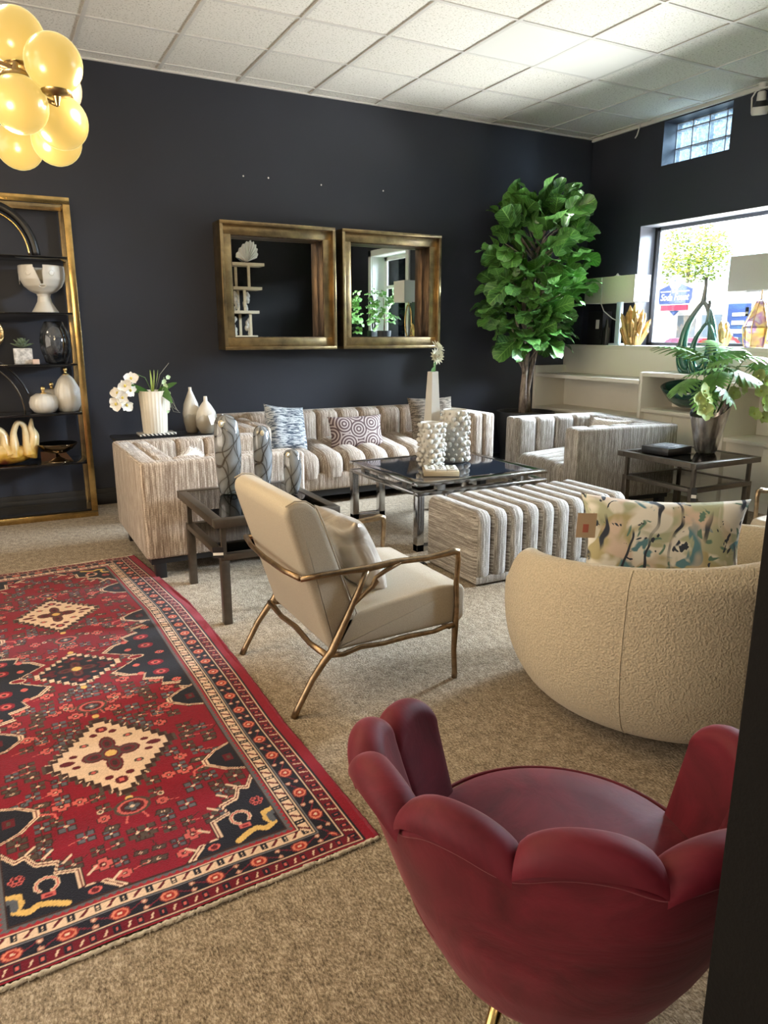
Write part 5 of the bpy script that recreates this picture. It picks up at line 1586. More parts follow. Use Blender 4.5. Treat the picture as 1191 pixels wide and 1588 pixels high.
tag(obj('bottle_vase', B().lathe([(.04, 0), (.052, .005), (.079, .06), (.083, .11), (.070, .165), (.040, .215), (.016, .245), (.013, .28), (.010, .28), (.010, .24)], 32), M['pearl'], smooth=180, loc=(1.425, 5.55, .605)),
    'shorter rounder pearl glazed bottle vase with a white tag, right of the two', 'vase', G)
tag(obj('price_card', B().box(-.022, .022, -.001, .001, -.075, 0, M=TM(ry=R(-14), rx=R(-8))), M['tagw'], loc=(1.435, 5.457, .755)), 'white price card tied to the shorter bottle vase', 'price tag')

# ------------------------------------------------------------------ smoky glass sculptures on the left table
def veined():
    m, nt, bs = _nt('veined_grey_glass'); L = nt.links
    tc = node(nt, 'ShaderNodeTexCoord'); sp = node(nt, 'ShaderNodeSeparateXYZ'); L.new(tc.outputs['Object'], sp.inputs[0])
    an = node(nt, 'ShaderNodeMath', operation='ARCTAN2'); L.new(sp.outputs['Y'], an.inputs[0]); L.new(sp.outputs['X'], an.inputs[1])
    nz = node(nt, 'ShaderNodeTexNoise', i_Scale=4.5, i_Detail=1.0); L.new(tc.outputs['Object'], nz.inputs['Vector'])
    res = None
    for kz, ka, off in ((16.0, 1.0, 0.0), (-13.0, 1.0, 1.3), (8.0, 2.0, 2.1), (-21.0, 1.0, 3.7)):
        a = node(nt, 'ShaderNodeMath', operation='MULTIPLY_ADD', i_1=kz, i_2=off); L.new(sp.outputs['Z'], a.inputs[0])
        b = node(nt, 'ShaderNodeMath', operation='MULTIPLY_ADD', i_1=ka); L.new(an.outputs[0], b.inputs[0]); L.new(a.outputs[0], b.inputs[2])
        c = node(nt, 'ShaderNodeMath', operation='MULTIPLY_ADD', i_1=7.0); L.new(nz.outputs['Fac'], c.inputs[0]); L.new(b.outputs[0], c.inputs[2])
        s_ = node(nt, 'ShaderNodeMath', operation='SINE'); L.new(c.outputs[0], s_.inputs[0])
        ab_ = node(nt, 'ShaderNodeMath', operation='ABSOLUTE'); L.new(s_.outputs[0], ab_.inputs[0])
        if res is None: res = ab_
        else:
            mn = node(nt, 'ShaderNodeMath', operation='MINIMUM'); L.new(res.outputs[0], mn.inputs[0]); L.new(ab_.outputs[0], mn.inputs[1]); res = mn
    rp = ramp(nt, [(0.03, (.03, .024, .02)), (.11, (.145, .15, .152)), (1.0, (.25, .262, .275))]); L.new(res.outputs[0], rp.inputs['Fac']); L.new(rp.outputs['Color'], bs.inputs['Base Color'])
    bs.inputs['Roughness'].default_value = .12; bs.inputs['Coat Weight'].default_value = 1.0; bs.inputs['Coat Roughness'].default_value = .03
    return m
M['veined'] = veined()
def cocoon(label, loc, h, w_, rz, fx=1.0):
    t = thing('glass_cocoon_vase', label, 'sculpture', loc, rz, 'veined grey glass cocoon sculptures')
    k = [(.50, 0), (.62, .01), (.80, .12), (.95, .35), (1.0, .55), (.95, .75), (.85, .9), (.62, .97), (.3, .995), (.02, 1.0)]
    b = B().lathe([(r_ * w_ / 2, z * h) for r_, z in k], 40, sy=.8, cap=True)
    for v in b.bm.verts:
        zz = v.co.z / h
        v.co.x += .02 * math.sin(zz * 3.0) * w_ * 3
        if zz > .72 and v.co.y < 0 and v.co.x > -.4 * w_: v.co.y += .10 * w_ * (zz - .72) / .28
    obj('body', b, M['veined'], t, smooth=180)
    obj('opening', B().tube([(-.12 * w_ + .075 * w_ * math.cos(a), -.40 * w_ * .86, h * .90 + .11 * w_ * math.sin(a)) for a in np.linspace(0, 2 * PI, 21)[:-1]], .0035, 6, closed=True), mat('amber_glass_lip', (.55, .45, .28), .1, coat=1), t, smooth=180)
    obj('opening_core', B().sphere((-.12 * w_, -.37 * w_, h * .90), 1, 12, (.06 * w_, .02, .09 * w_)), mat('pale_glass', (.6, .58, .5), .1, coat=1), t, smooth=180)
    return t
cocoon('tallest veined grey glass sculpture, left of the three on the side table', (1.055, 3.74, .521), .415, .140, R(-20))
cocoon('middle-height veined grey glass sculpture, half hidden by the lounge chair', (1.25, 3.75, .521), .345, .108, R(10))
cocoon('smallest veined grey glass sculpture, right of the three on the side table', (1.345, 3.56, .521), .238, .096, R(-30))
# ------------------------------------------------------------------ sofa cushions
def scribble(name, base, dark, sc, dist, stretch, th):
    m, nt, bs = _nt(name); L = nt.links
    tc = node(nt, 'ShaderNodeTexCoord'); mp = node(nt, 'ShaderNodeMapping'); mp.inputs['Scale'].default_value = stretch; L.new(tc.outputs['Object'], mp.inputs['Vector'])
    nz = node(nt, 'ShaderNodeTexNoise', i_Scale=sc, i_Detail=3.0, i_Distortion=dist, i_Roughness=.6); L.new(mp.outputs['Vector'], nz.inputs['Vector'])
    rp = ramp(nt, [(th, dark), (th + .06, base)]); L.new(nz.outputs['Fac'], rp.inputs['Fac']); L.new(rp.outputs['Color'], bs.inputs['Base Color'])
    bs.inputs['Roughness'].default_value = .9
    bp = node(nt, 'ShaderNodeBump', i_Strength=.5, i_Distance=.01); L.new(nz.outputs['Fac'], bp.inputs['Height']); L.new(bp.outputs['Normal'], bs.inputs['Normal'])
    return m
def cushion(label, loc, w_, h_, th_, m, rx, rz, seed=0, ry=0, back=None, fringe=False, pinch=.07):
    t = thing('cushion', label, 'cushion', loc, 0)
    Mx = Matrix.Rotation(rz, 4, 'Z') @ Matrix.Rotation(ry, 4, 'Y') @ Matrix.Rotation(rx, 4, 'X')
    o = obj('cover', B().pillow(w_, h_, th_, seed=seed, pinch=pinch), [m, back] if back else m, t, smooth=180)
    o.rotation_euler = Mx.to_euler()
    if back:
        for p in o.data.polygons:
            if p.center.y > 0.004: p.material_index = 1
    return t
cushion('cushion with blue and white streaks leaning in the left corner of the sofa', (2.08, 5.60, .595), .385, .385, .13, scribble('blue_white_streaks', (.48, .50, .51), (.06, .08, .11), 24.0, .5, (.7, 1, 5.5), .46), R(-20), R(14), 2.0, ry=R(8))
def circles():
    m, nt, bs = _nt('interlocking_circles'); L = nt.links
    tc = node(nt, 'ShaderNodeTexCoord')
    def ringset(cx, cz):
        vs = node(nt, 'ShaderNodeVectorMath', operation='MULTIPLY'); vs.inputs[1].default_value = (1, 0, 1); L.new(tc.outputs['Object'], vs.inputs[0])
        sb = node(nt, 'ShaderNodeVectorMath', operation='SUBTRACT'); sb.inputs[1].default_value = (cx, 0, cz); L.new(vs.outputs[0], sb.inputs[0])
        ln = node(nt, 'ShaderNodeVectorMath', operation='LENGTH'); L.new(sb.outputs[0], ln.inputs[0])
        return ln.outputs['Value']
    cs = [(0, .02), (.125, .07), (-.125, .07), (.125, -.09), (-.10, -.10), (.02, -.16), (0, .16), (.24, -.02), (-.24, -.02)]
    d = None
    for cx, cz in cs:
        v = ringset(cx, cz)
        if d is None: d = v
        else:
            mn = node(nt, 'ShaderNodeMath', operation='MINIMUM'); L.new(d, mn.inputs[0]); L.new(v, mn.inputs[1]); d = mn.outputs[0]
    ml = node(nt, 'ShaderNodeMath', operation='MULTIPLY', i_1=2 * PI / .0245); L.new(d, ml.inputs[0])
    sn = node(nt, 'ShaderNodeMath', operation='SINE'); L.new(ml.outputs[0], sn.inputs[0])
    rp = ramp(nt, [(.52, (.075, .04, .04)), (.58, (.38, .31, .285))])
    mp = node(nt, 'ShaderNodeMath', operation='MULTIPLY_ADD', i_1=.5, i_2=.5); L.new(sn.outputs[0], mp.inputs[0]); L.new(mp.outputs[0], rp.inputs['Fac'])
    L.new(rp.outputs['Color'], bs.inputs['Base Color']); bs.inputs['Roughness'].default_value = .75
    return m
cushion('plum cushion patterned with concentric circles in the middle of the sofa', (2.72, 5.62, .525), .50, .29, .12, circles(), R(-16), R(-2), 5.0)
cushion('shaggy taupe knitted cushion in the right half of the sofa', (3.50, 5.66, .595), .44, .40, .13, scribble('taupe_rib_knit', (.21, .17, .13), (.07, .055, .04), 30.0, .5, (.6, 1, 3.5), .46), R(-18), R(-6), 8.0)
def fur_pillow(label, loc, rz, rx, w_, h_):
    t = thing('fur_cushion', label, 'cushion', loc, 0, 'white fur cushions in the tub armchairs')
    b = B(); Mx = TM(rz=rz, rx=rx)
    b.pillow(w_, h_, .13, M=Mx)
    obj('cover', b, M['fur'], t, smooth=180)
    h = bmesh.new()
    for i in range(2600):
        u, v = random.uniform(-1, 1), random.uniform(-1, 1); sg = random.choice((-1, 1))
        d = .065 * max(0, (1 - u ** 4) * (1 - v ** 4)) ** .6
        p = Vector((w_ / 2 * u * .98, sg * d, h_ / 2 * v * .98)); q = p + Vector((u * .02 + random.gauss(0, .008), sg * .014, v * .02 - .010 + random.gauss(0, .008)))
        s_ = Vector((random.gauss(0, 1), 0, random.gauss(0, 1))).normalized() * .0012
        h.faces.new([h.verts.new(p - s_), h.verts.new(p + s_), h.verts.new(q)])
    bmesh.ops.transform(h, matrix=Mx, verts=h.verts)
    o = obj('fur', B().add(h), M['fur'], t, smooth=0, recalc=False); o['kind'] = 'stuff'
fur_pillow('white fluffy cushion inside the left tub armchair', (1.06, 4.37, .52), R(70), R(-28), .36, .32)
fur_pillow('white fluffy cushion inside the right tub armchair', (4.36, 4.36, .53), R(-75), R(-26), .34, .32)

# ------------------------------------------------------------------ on the coffee table
def bubble_vase(label, loc, r_, h, nrow, ncol, seed):
    t = thing('bubble_vase', label, 'vase', loc, 0, 'white vases covered in round beads')
    obj('vase', B().lathe([(r_ * .92, 0), (r_, .01), (r_, h - .01), (r_ * .97, h), (r_ * .88, h - .004), (r_ * .86, .03), (.001, .03)], 40, cap=False), M['white_cer'], t, smooth=50)
    rnd = random.Random(seed); b = B()
    for i in range(nrow):
        for j in range(ncol):
            a = 2 * PI * (j + .5 * (i % 2)) / ncol + rnd.uniform(-.06, .06); z = h * (i + .6) / (nrow + .2)
            s_ = rnd.choice((.010, .014, .019)) * 1.05
            b.sphere(((r_ + s_ * .5) * math.cos(a), (r_ + s_ * .5) * math.sin(a), z), s_, 10)
    o = obj('beads', b, M['white_cer'], t, smooth=180); o['kind'] = 'stuff'
    return t
bubble_vase('shorter white vase covered in round beads, left on the coffee table', (2.655, 4.295, .441), .078, .312, 9, 10, 1)
bubble_vase('taller white vase covered in round beads, right on the coffee table', (2.93, 4.42, .441), .090, .375, 10, 11, 2)
dv = thing('dahlia_vase', 'tall faceted white vase holding two cream dahlias', 'vase of flowers', (2.80, 4.52, .441), R(15))
b = B()
nS = 5
for k_ in range(1): b.lathe([(.070, 0), (.075, .01), (.062, .30), (.040, .64), (.034, .64), (.05, .3), (.001, .28)], nS, cap=False)
obj('vase', b, M['white_cer'], dv, smooth=20)
st_ = B().tube([(0, 0, .5), (.005, 0, .66), (.0, -.01, .72)], .005, 6).tube([(0, 0, .5), (.02, 0, .68), (.04, .0, .76)], .005, 6)
obj('stems', st_, M['leaf_stalk'], dv, smooth=180)
lb = B(); strap_leaf(lb, (0, -.01, .64), (-.8, -.4), .07, .022, .2); obj('leaf', lb, M['leaf'], dv, smooth=180, recalc=False)
for (c, d, s_) in (((-.005, -.03, .745), (-.15, -1, .25), 1.0), ((.055, .02, .80), (.5, -.55, .75), 1.0)):
    b = B(); q = Vector(d).to_track_quat('Z', 'Y').to_matrix().to_4x4()
    for ring, (n_, tl, L_) in enumerate(((14, 5, .062), (14, 22, .058), (12, 42, .050), (10, 60, .040), (7, 76, .030))):
        for i in range(n_):
            Mx = Matrix.Translation(c) @ q @ Matrix.Rotation(2 * PI * i / n_ + ring * .25, 4, 'Z') @ Matrix.Rotation(-R(tl), 4, 'Y')
            def f(u, v, L_=L_):
                s2 = (v - .5) * 2; w_ = .0105 * (1 - u) ** .6 * (.5 + 1.2 * u ** .5)
                return (L_ * s_ * u, s2 * w_, .004 * s2 * s2 + .006 * u * u)
            b.grid(f, 6, 3, M=Mx)
    obj('dahlia', b, M['petal_cream'], dv, smooth=180, recalc=False)
tt_ = thing('game_box', 'small bone and wood noughts and crosses box on the coffee table', 'board game', (2.565, 4.03, .441), R(-27))
M['lightwood'] = mat('pale_wood', (.50, .40, .26), .5, var=.25, vscale=30, stretch=(.3, 3, 3))
obj('box', B().box(-.115, .115, -.085, .085, 0, .035, bev=.002), M['lightwood'], tt_)
k_ = 0
for i in range(3):
    for j in range(3):
        cx, cy = (i - 1) * .073, (j - 1) * .054
        p = obj('tile', B().box(cx - .033, cx + .033, cy - .024, cy + .024, .035, .047, bev=.002), M['white_cer'], tt_)
        r_ = B()
        if (i + j) % 2 == 0: r_.tube([(cx + .014 * math.cos(a), cy + .012 * math.sin(a), .048) for a in np.linspace(0, 2 * PI, 17)[:-1]], .0022, 5, closed=True)
        else: r_.tube([(cx - .014, cy - .012, .048), (cx + .014, cy + .012, .048)], .0022, 5).tube([(cx - .014, cy + .012, .048), (cx + .014, cy - .012, .048)], .0022, 5)
        obj('mark', r_, M['pewter'], p, smooth=180)

# ------------------------------------------------------------------ on the right side table
tb = thing('square_tray_bowl', 'square black lacquer dish with a round textured hollow', 'dish', (4.20, 3.62, .521), R(6))
obj('block', B().box(-.135, .135, -.11, .11, 0, .05, bev=.004), M['black'], tb)
obj('hollow', B().lathe([(.095, .0505), (.09, .0525), (.06, .0515), (.001, .051)], 40, cap=False), mat('dimpled_pewter', (.12, .12, .12), .3, .6, bump=1.0, bscale=60), tb, smooth=180)
sv = thing('plant_vase', 'silver curved vase with split-leaf greenery and green orchids', 'vase of flowers', (4.46, 3.50, .521))
def silver():
    m, nt, bs = _nt('antiqued_silver_glass'); L = nt.links
    tc = node(nt, 'ShaderNodeTexCoord'); mp = node(nt, 'ShaderNodeMapping'); mp.inputs['Scale'].default_value = (3, 3, .6); L.new(tc.outputs['Object'], mp.inputs['Vector'])
    nz = node(nt, 'ShaderNodeTexNoise', i_Scale=7.0, i_Detail=4.0, i_Distortion=.6); L.new(mp.outputs['Vector'], nz.inputs['Vector'])
    rp = ramp(nt, [(.33, (.16, .14, .15)), (.50, (.46, .43, .42)), (.64, (.70, .68, .66))]); L.new(nz.outputs['Fac'], rp.inputs['Fac']); L.new(rp.outputs['Color'], bs.inputs['Base Color'])
    bs.inputs['Metallic'].default_value = .85; bs.inputs['Roughness'].default_value = .22; bs.inputs['Coat Weight'].default_value = .4
    return m
M['silver'] = silver()
def vasef(u, v):
    a = 2 * PI * u
    top = .33 + .075 * math.cos(a - R(-10)) - .05 * max(0, math.cos(a - R(-100))) ** 2
    z = top * v
    r_ = np.interp(z, [0, .02, .15, .28, .40], [.070, .084, .112, .142, .168])
    return (r_ * math.cos(a), r_ * math.sin(a) * .85, z)
b = B().grid(vasef, 56, 22, cu=True)
b.grid(lambda u, v: tuple(np.array(vasef(u, v)) * np.array([.93, .93, 1.0]) + np.array([0, 0, .004 * (1 - v)])), 56, 22, cu=True)
b.lathe([(.001, 0), (.054, .001)], 40, cap=False, sy=.75)
obj('vase', b, M['silver'], sv, smooth=180)
obj('price_card', B().box(-.012, .012, -.09, -.088, .24, .275), M['tagw'], sv)
stems, leaves = B(), B()
def split_leaf(b, Mx, s_=1.0):
    """deeply cut philodendron leaf lying along +x"""
    n_ = 7
    b.grid(lambda u, v: (.20 * s_ * u, (v - .5) * .018 * s_ * (1.2 - u), .012 * math.sin(PI * u) * s_), 8, 3, M=Mx)
    for i in range(n_):
        t_ = .04 + .9 * i / (n_ - 1)
        L_ = s_ * (.105 * math.sin(PI * (.22 + .62 * t_)) + .012)
        for sd in (-1, 1):
            ang = sd * R(78 - 48 * t_)
            Ml = Mx @ Matrix.Translation((.20 * s_ * t_, 0, .012 * math.sin(PI * t_) * s_)) @ Matrix.Rotation(ang, 4, 'Z')
            b.grid(lambda u, v: (L_ * u, (v - .5) * 2 * .0145 * s_ * math.sin(PI * min(.97, .18 + .8 * u)) ** .7, -.28 * L_ * u * u), 6, 3, M=Ml)
rnd = random.Random(5)
fans = [((-.34, -.06, .70), 176, 10, 1.1), ((-.20, -.10, .60), 150, -12, 1.0), ((-.16, .05, .66), 165, 20, 1.0), ((-.10, -.12, .56), 225, -20, 1.0), ((-.22, -.02, .52), 200, -22, 1.0),
        ((-.06, -.14, .62), 255, 10, .9), ((.02, -.10, .66), 300, 10, 1.0), ((.05, .08, .70), 60, 20, 1.0), ((.20, .05, .68), 12, 6, 1.15), ((.28, -.05, .66), -15, -6, 1.15), ((.10, -.13, .58), -60, -20, 1.0),
        ((-.02, -.15, .50), 262, -38, .95), ((-.13, -.09, .47), 215, -42, .95), ((.36, 0, .62), 5, -22, .9), ((-.04, .10, .62), 110, 15, 1.0), ((.12, .02, .60), 20, -2, .9)]
for (p, ang, el, s_) in fans:
    p = (p[0] * 1.55, p[1] * 1.2, p[2]); s_ *= 1.1
    d = Vector((math.cos(R(ang)), math.sin(R(ang)), 0))
    base = Vector((p[0] * .15, p[1] * .15, .28)); tip = Vector(p) * 1.0 - d * .15
    mid = (base + tip) / 2 + Vector((0, 0, .05))
    stems.tube([base, mid, tip], .0035, 6)
    split_leaf(leaves, Matrix.Translation(tip) @ Matrix.Rotation(R(ang), 4, 'Z') @ Matrix.Rotation(-R(el), 4, 'Y') @ Matrix.Rotation(R(rnd.uniform(-25, 25)), 4, 'X'), s_ * .95)
stems.tube([(.06, -.02, .28), (.12, -.05, .48), (.16, -.06, .60), (.24, -.09, .60), (.32, -.11, .56), (.38, -.13, .47), (.40, -.13, .34)], .0045, 6)
stems.tube([(-.04, -.03, .28), (-.12, -.09, .46), (-.24, -.14, .48), (-.30, -.16, .36)], .004, 6)
obj('stems', stems, M['leaf_stalk'], sv, smooth=180)
obj('leaves', leaves, M['philo'], sv, smooth=180, recalc=False)
pb, hb = B(), B()
sprays = [(.37, -.12, .50), (.43, -.13, .53), (.33, -.10, .46), (.50, -.14, .50), (.55, -.15, .45), (.45, -.15, .43), (.53, -.16, .40), (.50, -.14, .33), (.43, -.13, .27), (.52, -.14, .24), (.57, -.15, .34),
          (-.12, -.17, .45), (-.09, -.18, .39), (-.16, -.17, .41), (-.12, -.18, .34), (-.08, -.17, .31), (.30, -.11, .50), (.25, -.08, .42)]
for i, c in enumerate(sprays):
    c = (c[0] - (.13 if c[0] > .2 else .17), c[1], c[2])
    d = (rnd.uniform(-.6, .3), -1, rnd.uniform(-.2, .4)); orchid(pb, c, d, 1.15, i * .7); orchid_heart(hb, c, d, .9)
obj('orchid_blossoms', pb, M['petal_green'], sv, smooth=180, recalc=False)
obj('blossom_hearts', hb, mat('lime_heart', (.45, .5, .12), .5), sv, smooth=180)

# ------------------------------------------------------------------ fiddle-leaf fig
fg = thing('fiddle_leaf_fig', 'tall fiddle-leaf fig tree in a dark pot in the corner of the room', 'plant', (4.66, 5.78, 0))
obj('pot', B().lathe([(.20, 0), (.22, .01), (.27, .45), (.285, .58), (.285, .60), (.265, .60), (.26, .55), (.001, .55)], 48, cap=False), M['planter'], fg, smooth=50)
obj('soil', B().lathe([(.262, .555), (.2, .57), (.1, .585), (.001, .59)], 32, cap=False), M['soil'], fg, smooth=180)
tk = B()
tk.tube([(-.03, 0, .57), (-.04, 0, .75), (-.03, 0, .95), (.0, .01, 1.15), (-.04, .02, 1.4), (-.08, .02, 1.8), (-.1, 0, 2.1)], [.048, .034, .028, .026, .022, .018, .01], 12)
tk.tube([(.04, .01, .57), (.02, .01, .8), (.05, 0, 1.0), (.09, -.01, 1.2), (.12, 0, 1.5), (.15, 0, 1.9), (.12, 0, 2.3)], [.038, .026, .024, .022, .019, .015, .01], 12)
tk.tube([(-.03, 0, .95), (-.07, -.01, 1.05), (-.10, 0, 1.2), (-.16, 0, 1.5), (-.22, 0, 1.8)], [.02, .018, .016, .014, .008], 10)
tk.tube([(-.07, -.01, 1.03), (-.13, -.02, 1.10), (-.15, -.02, 1.22), (-.25, -.03, 1.45)], [.014, .012, .011, .006], 8)
obj('trunk', tk, M['bark'], fg, smooth=180)
lv, tw = B(), B()
lv.bm.loops.layers.uv.new('LeafUV')
rnd = random.Random(21)
def fig_leaf(Mx, L_, W_, curl, fold):
    bm = lv.bm
    n_, m_ = 12, 5; rows = []
    for i in range(n_):
        u = i / (n_ - 1)
        w_ = W_ * (0.28 + .30 * math.sin(PI * min(1, u * 1.6)) * (u < .625) + 0) if False else W_ * float(np.interp(u, [0, .1, .25, .42, .62, .8, .92, 1], [.05, .27, .36, .35, .47, .50, .40, .20])) * 2
        row = []
        for j in range(m_):
            s_ = -1 + 2 * j / (m_ - 1)
            z = fold * abs(s_) * w_ * .5 - curl * L_ * u * u + .012 * math.sin(u * 14 + s_ * 3) * abs(s_)
            row.append(bm.verts.new(Mx @ Vector((L_ * u, s_ * w_ / 2, z))))
        rows.append(row)
    lay = bm.loops.layers.uv.get('LeafUV') or bm.loops.layers.uv.new('LeafUV')
    for i in range(n_ - 1):
        for j in range(m_ - 1):
            fc_ = bm.faces.new((rows[i][j], rows[i + 1][j], rows[i + 1][j + 1], rows[i][j + 1]))
            for lp_, (a_, b_) in zip(fc_.loops, ((i, j), (i + 1, j), (i + 1, j + 1), (i, j + 1))):
                lp_[lay].uv = (a_ / (n_ - 1), -1 + 2 * b_ / (m_ - 1))
def crown_half(z):       # half-width of the crown at height z
    return float(np.interp(z, [1.14, 1.3, 1.5, 1.8, 2.1, 2.35, 2.55, 2.66], [.26, .34, .48, .58, .57, .48, .30, .10]))
count = 0
while count < 300:
    z = rnd.uniform(1.26, 2.52); a = rnd.uniform(0, 2 * PI); hw = crown_half(z)
    q = math.sqrt(rnd.uniform(.05, 1)) * .80
    cx = float(np.interp(z, [1.15, 1.6, 2.2, 2.6], [.0, -.02, .08, .03]))
    x, y = cx + q * hw * math.cos(a), q * hw * .62 * math.sin(a) - .04
    if 5.78 + y > 6.02: continue
    d = Vector((x - cx * .7, y, 0)); ang = math.atan2(d.y, d.x) + rnd.gauss(0, .5)
    el = rnd.gauss(18, 26) if z < 2.2 else rnd.gauss(50, 20)
    if z < 1.35: el = rnd.gauss(-10, 20)
    L_ = rnd.uniform(.19, .30)
    end = Vector((x, y, z)) + Vector((math.cos(ang) * math.cos(R(el)), math.sin(ang) * math.cos(R(el)), math.sin(R(el)))) * L_
    if 5.78 + end.y > 6.06 or abs(end.x - cx) > hw * 1.18 + .06: continue
    fig_leaf(Matrix.Translation((x, y, z)) @ Matrix.Rotation(ang, 4, 'Z') @ Matrix.Rotation(-R(el), 4, 'Y') @ Matrix.Rotation(R(rnd.gauss(0, 32)), 4, 'X'), L_, L_ * rnd.uniform(.58, .74), rnd.uniform(.05, .4), rnd.uniform(.05, .28))
    if count % 4 == 0: tw.tube([(cx * .6, 0, z - .22), (x * .6, y * .6, z - .06), (x, y, z)], [.008, .006, .004], 6)
    count += 1
obj('foliage', lv, M['fig_leaf'], fg, smooth=180, recalc=False)
obj('twigs', tw, M['bark'], fg, smooth=180)
# ------------------------------------------------------------------ on the window ledge
ZL = 1.232
XLg = 5.585
M['shade'] = mat('pale_linen_shade', (.80, .77, .70), .9, var=.04, vscale=200, stretch=(1, 1, .2), detail=1)
M['acrylic'] = mat('pale_blue_acrylic', (.52, .66, .74), .1, coat=1.0)
def shade_box(b, hx, hy, z0, z1, t_=.004):
    b.box(-hx, hx, -hy, -hy + t_, z0, z1); b.box(-hx, hx, hy - t_, hy, z0, z1); b.box(-hx, -hx + t_, -hy, hy, z0, z1); b.box(hx - t_, hx, -hy, hy, z0, z1)
    return b
lp = thing('table_lamp', 'table lamp with a rectangular cream shade and pale acrylic column by the corner', 'lamp', (XLg, 5.60, ZL), 0)
obj('lamp_shade', shade_box(B(), .105, .33, .41, .655), M['shade'], lp)
obj('finial', B().lathe([(.008, .64), (.02, .66), (.012, .68), (.004, .69)], 12).tube([(0, -.06, .66), (0, 0, .672), (0, .06, .66)], .004, 6), M['cord'], lp, smooth=180)
obj('spider', B().tube([(0, -.32, .62), (0, .32, .62)], .003, 6).tube([(-.1, 0, .62), (.1, 0, .62)], .003, 6), M['chrome'], lp)
obj('column', B().box(-.02, .02, -.09, -.035, .02, .44, bev=.003), M['acrylic'], lp)
obj('foot', B().box(-.04, .04, -.12, .02, 0, .02, bev=.003), M['acrylic'], lp)
obj('lamp_cord', B().tube([(-.108, .10, .65), (-.112, .085, .5), (-.11, .09, .41), (-.10, .05, .33), (-.06, -.03, .26), (-.03, -.06, .24)], .005, 8), M['cord'], lp, smooth=180)
bx = thing('black_box', 'black cardboard box with a white slot label behind the corner lamp', 'box', (XLg + .02, 5.83, ZL))
obj('box', B().box(-.06, .06, -.11, .10, 0, .33, bev=.002), M['tagb'], bx)
obj('label_panel', B().box(-.063, -.06, -.065, -.02, .10, .25).box(-.063, -.06, -.09, -.065, .10, .13), M['tagw'], bx)
obj('inner_box', B().box(-.075, -.061, -.10, -.03, .05, .16), M['black'], bx)
tag(obj('bottle', B().lathe([(.035, 0), (.037, .01), (.037, .16), (.02, .2), (.015, .25)], 20), M['black'], smooth=60, loc=(XLg - .03, 5.66, ZL)), 'small black bottle standing between the box and the lamp column', 'bottle')
# gold crystal clusters
M['gold_crystal'] = mat('matte_gold_crystal', (.78, .52, .22), .42, .75, var=.35, vscale=14, bump=.3)
def crystals(label, loc, H_, n_, spread, seed, m, lean=0):
    rnd = random.Random(seed); b = B()
    for i in range(n_):
        h = H_ * (1 - .80 * i / n_) * rnd.uniform(.85, 1.05) if i else H_
        a = rnd.uniform(0, 2 * PI); rr = spread * (i / n_) ** .6; tl = R(rnd.uniform(3, 12) + 28 * (i / n_))
        w_ = .018 + .010 * (1 - i / n_)
        Mx = TM(rr * .6 * math.cos(a), rr * math.sin(a), 0) @ Matrix.Rotation(a, 4, 'Z') @ Matrix.Rotation(tl if i else R(lean), 4, 'Y') @ Matrix.Rotation(rnd.uniform(0, 1), 4, 'Z')
        b.lathe([(w_ * .9, 0), (w_, h * .3), (w_ * .92, h * .86), (.003, h)], 6, M=Mx)
    t = tag(obj('crystal_sculpture', b, m, smooth=0, loc=loc), label, 'sculpture')
    zmin = min(v.co.z for v in t.data.vertices)
    t.data.transform(Matrix.Translation((0, 0, -zmin)))
    return t
crystals('tall gold crystal cluster sculpture beside the corner lamp', (XLg - .03, 5.31, ZL), .385, 30, .085, 3, M['gold_crystal'])
crystals('smaller gold crystal cluster behind the green loop vase', (XLg + .02, 4.345, ZL), .21, 16, .045, 9, M['gold_crystal'], 8)
# green loop vase in front, standing on the lower top
lvz = thing('double_loop_vase', 'green and silver vase with two open loops and slender necks', 'vase', (5.27, 4.30, 1.016), R(0))
def greeng():
    m, nt, bs = _nt('green_silver_glaze'); L = nt.links
    tc = node(nt, 'ShaderNodeTexCoord'); sp = node(nt, 'ShaderNodeSeparateXYZ'); L.new(tc.outputs['Object'], sp.inputs[0])
    nz = node(nt, 'ShaderNodeTexNoise', i_Scale=6.0, i_Detail=3.0); L.new(tc.outputs['Object'], nz.inputs['Vector'])
    ad = node(nt, 'ShaderNodeMath', operation='MULTIPLY_ADD', i_1=.25); L.new(nz.outputs['Fac'], ad.inputs[0]); L.new(sp.outputs['Z'], ad.inputs[2])
    rp = ramp(nt, [(.30, (.02, .11, .075)), (.50, (.06, .19, .15)), (.66, (.22, .24, .25))]); L.new(ad.outputs[0], rp.inputs['Fac']); L.new(rp.outputs['Color'], bs.inputs['Base Color'])
    bs.inputs['Metallic'].default_value = .35; bs.inputs['Roughness'].default_value = .13; bs.inputs['Coat Weight'].default_value = .8
    return m
M['green_glaze'] = greeng()
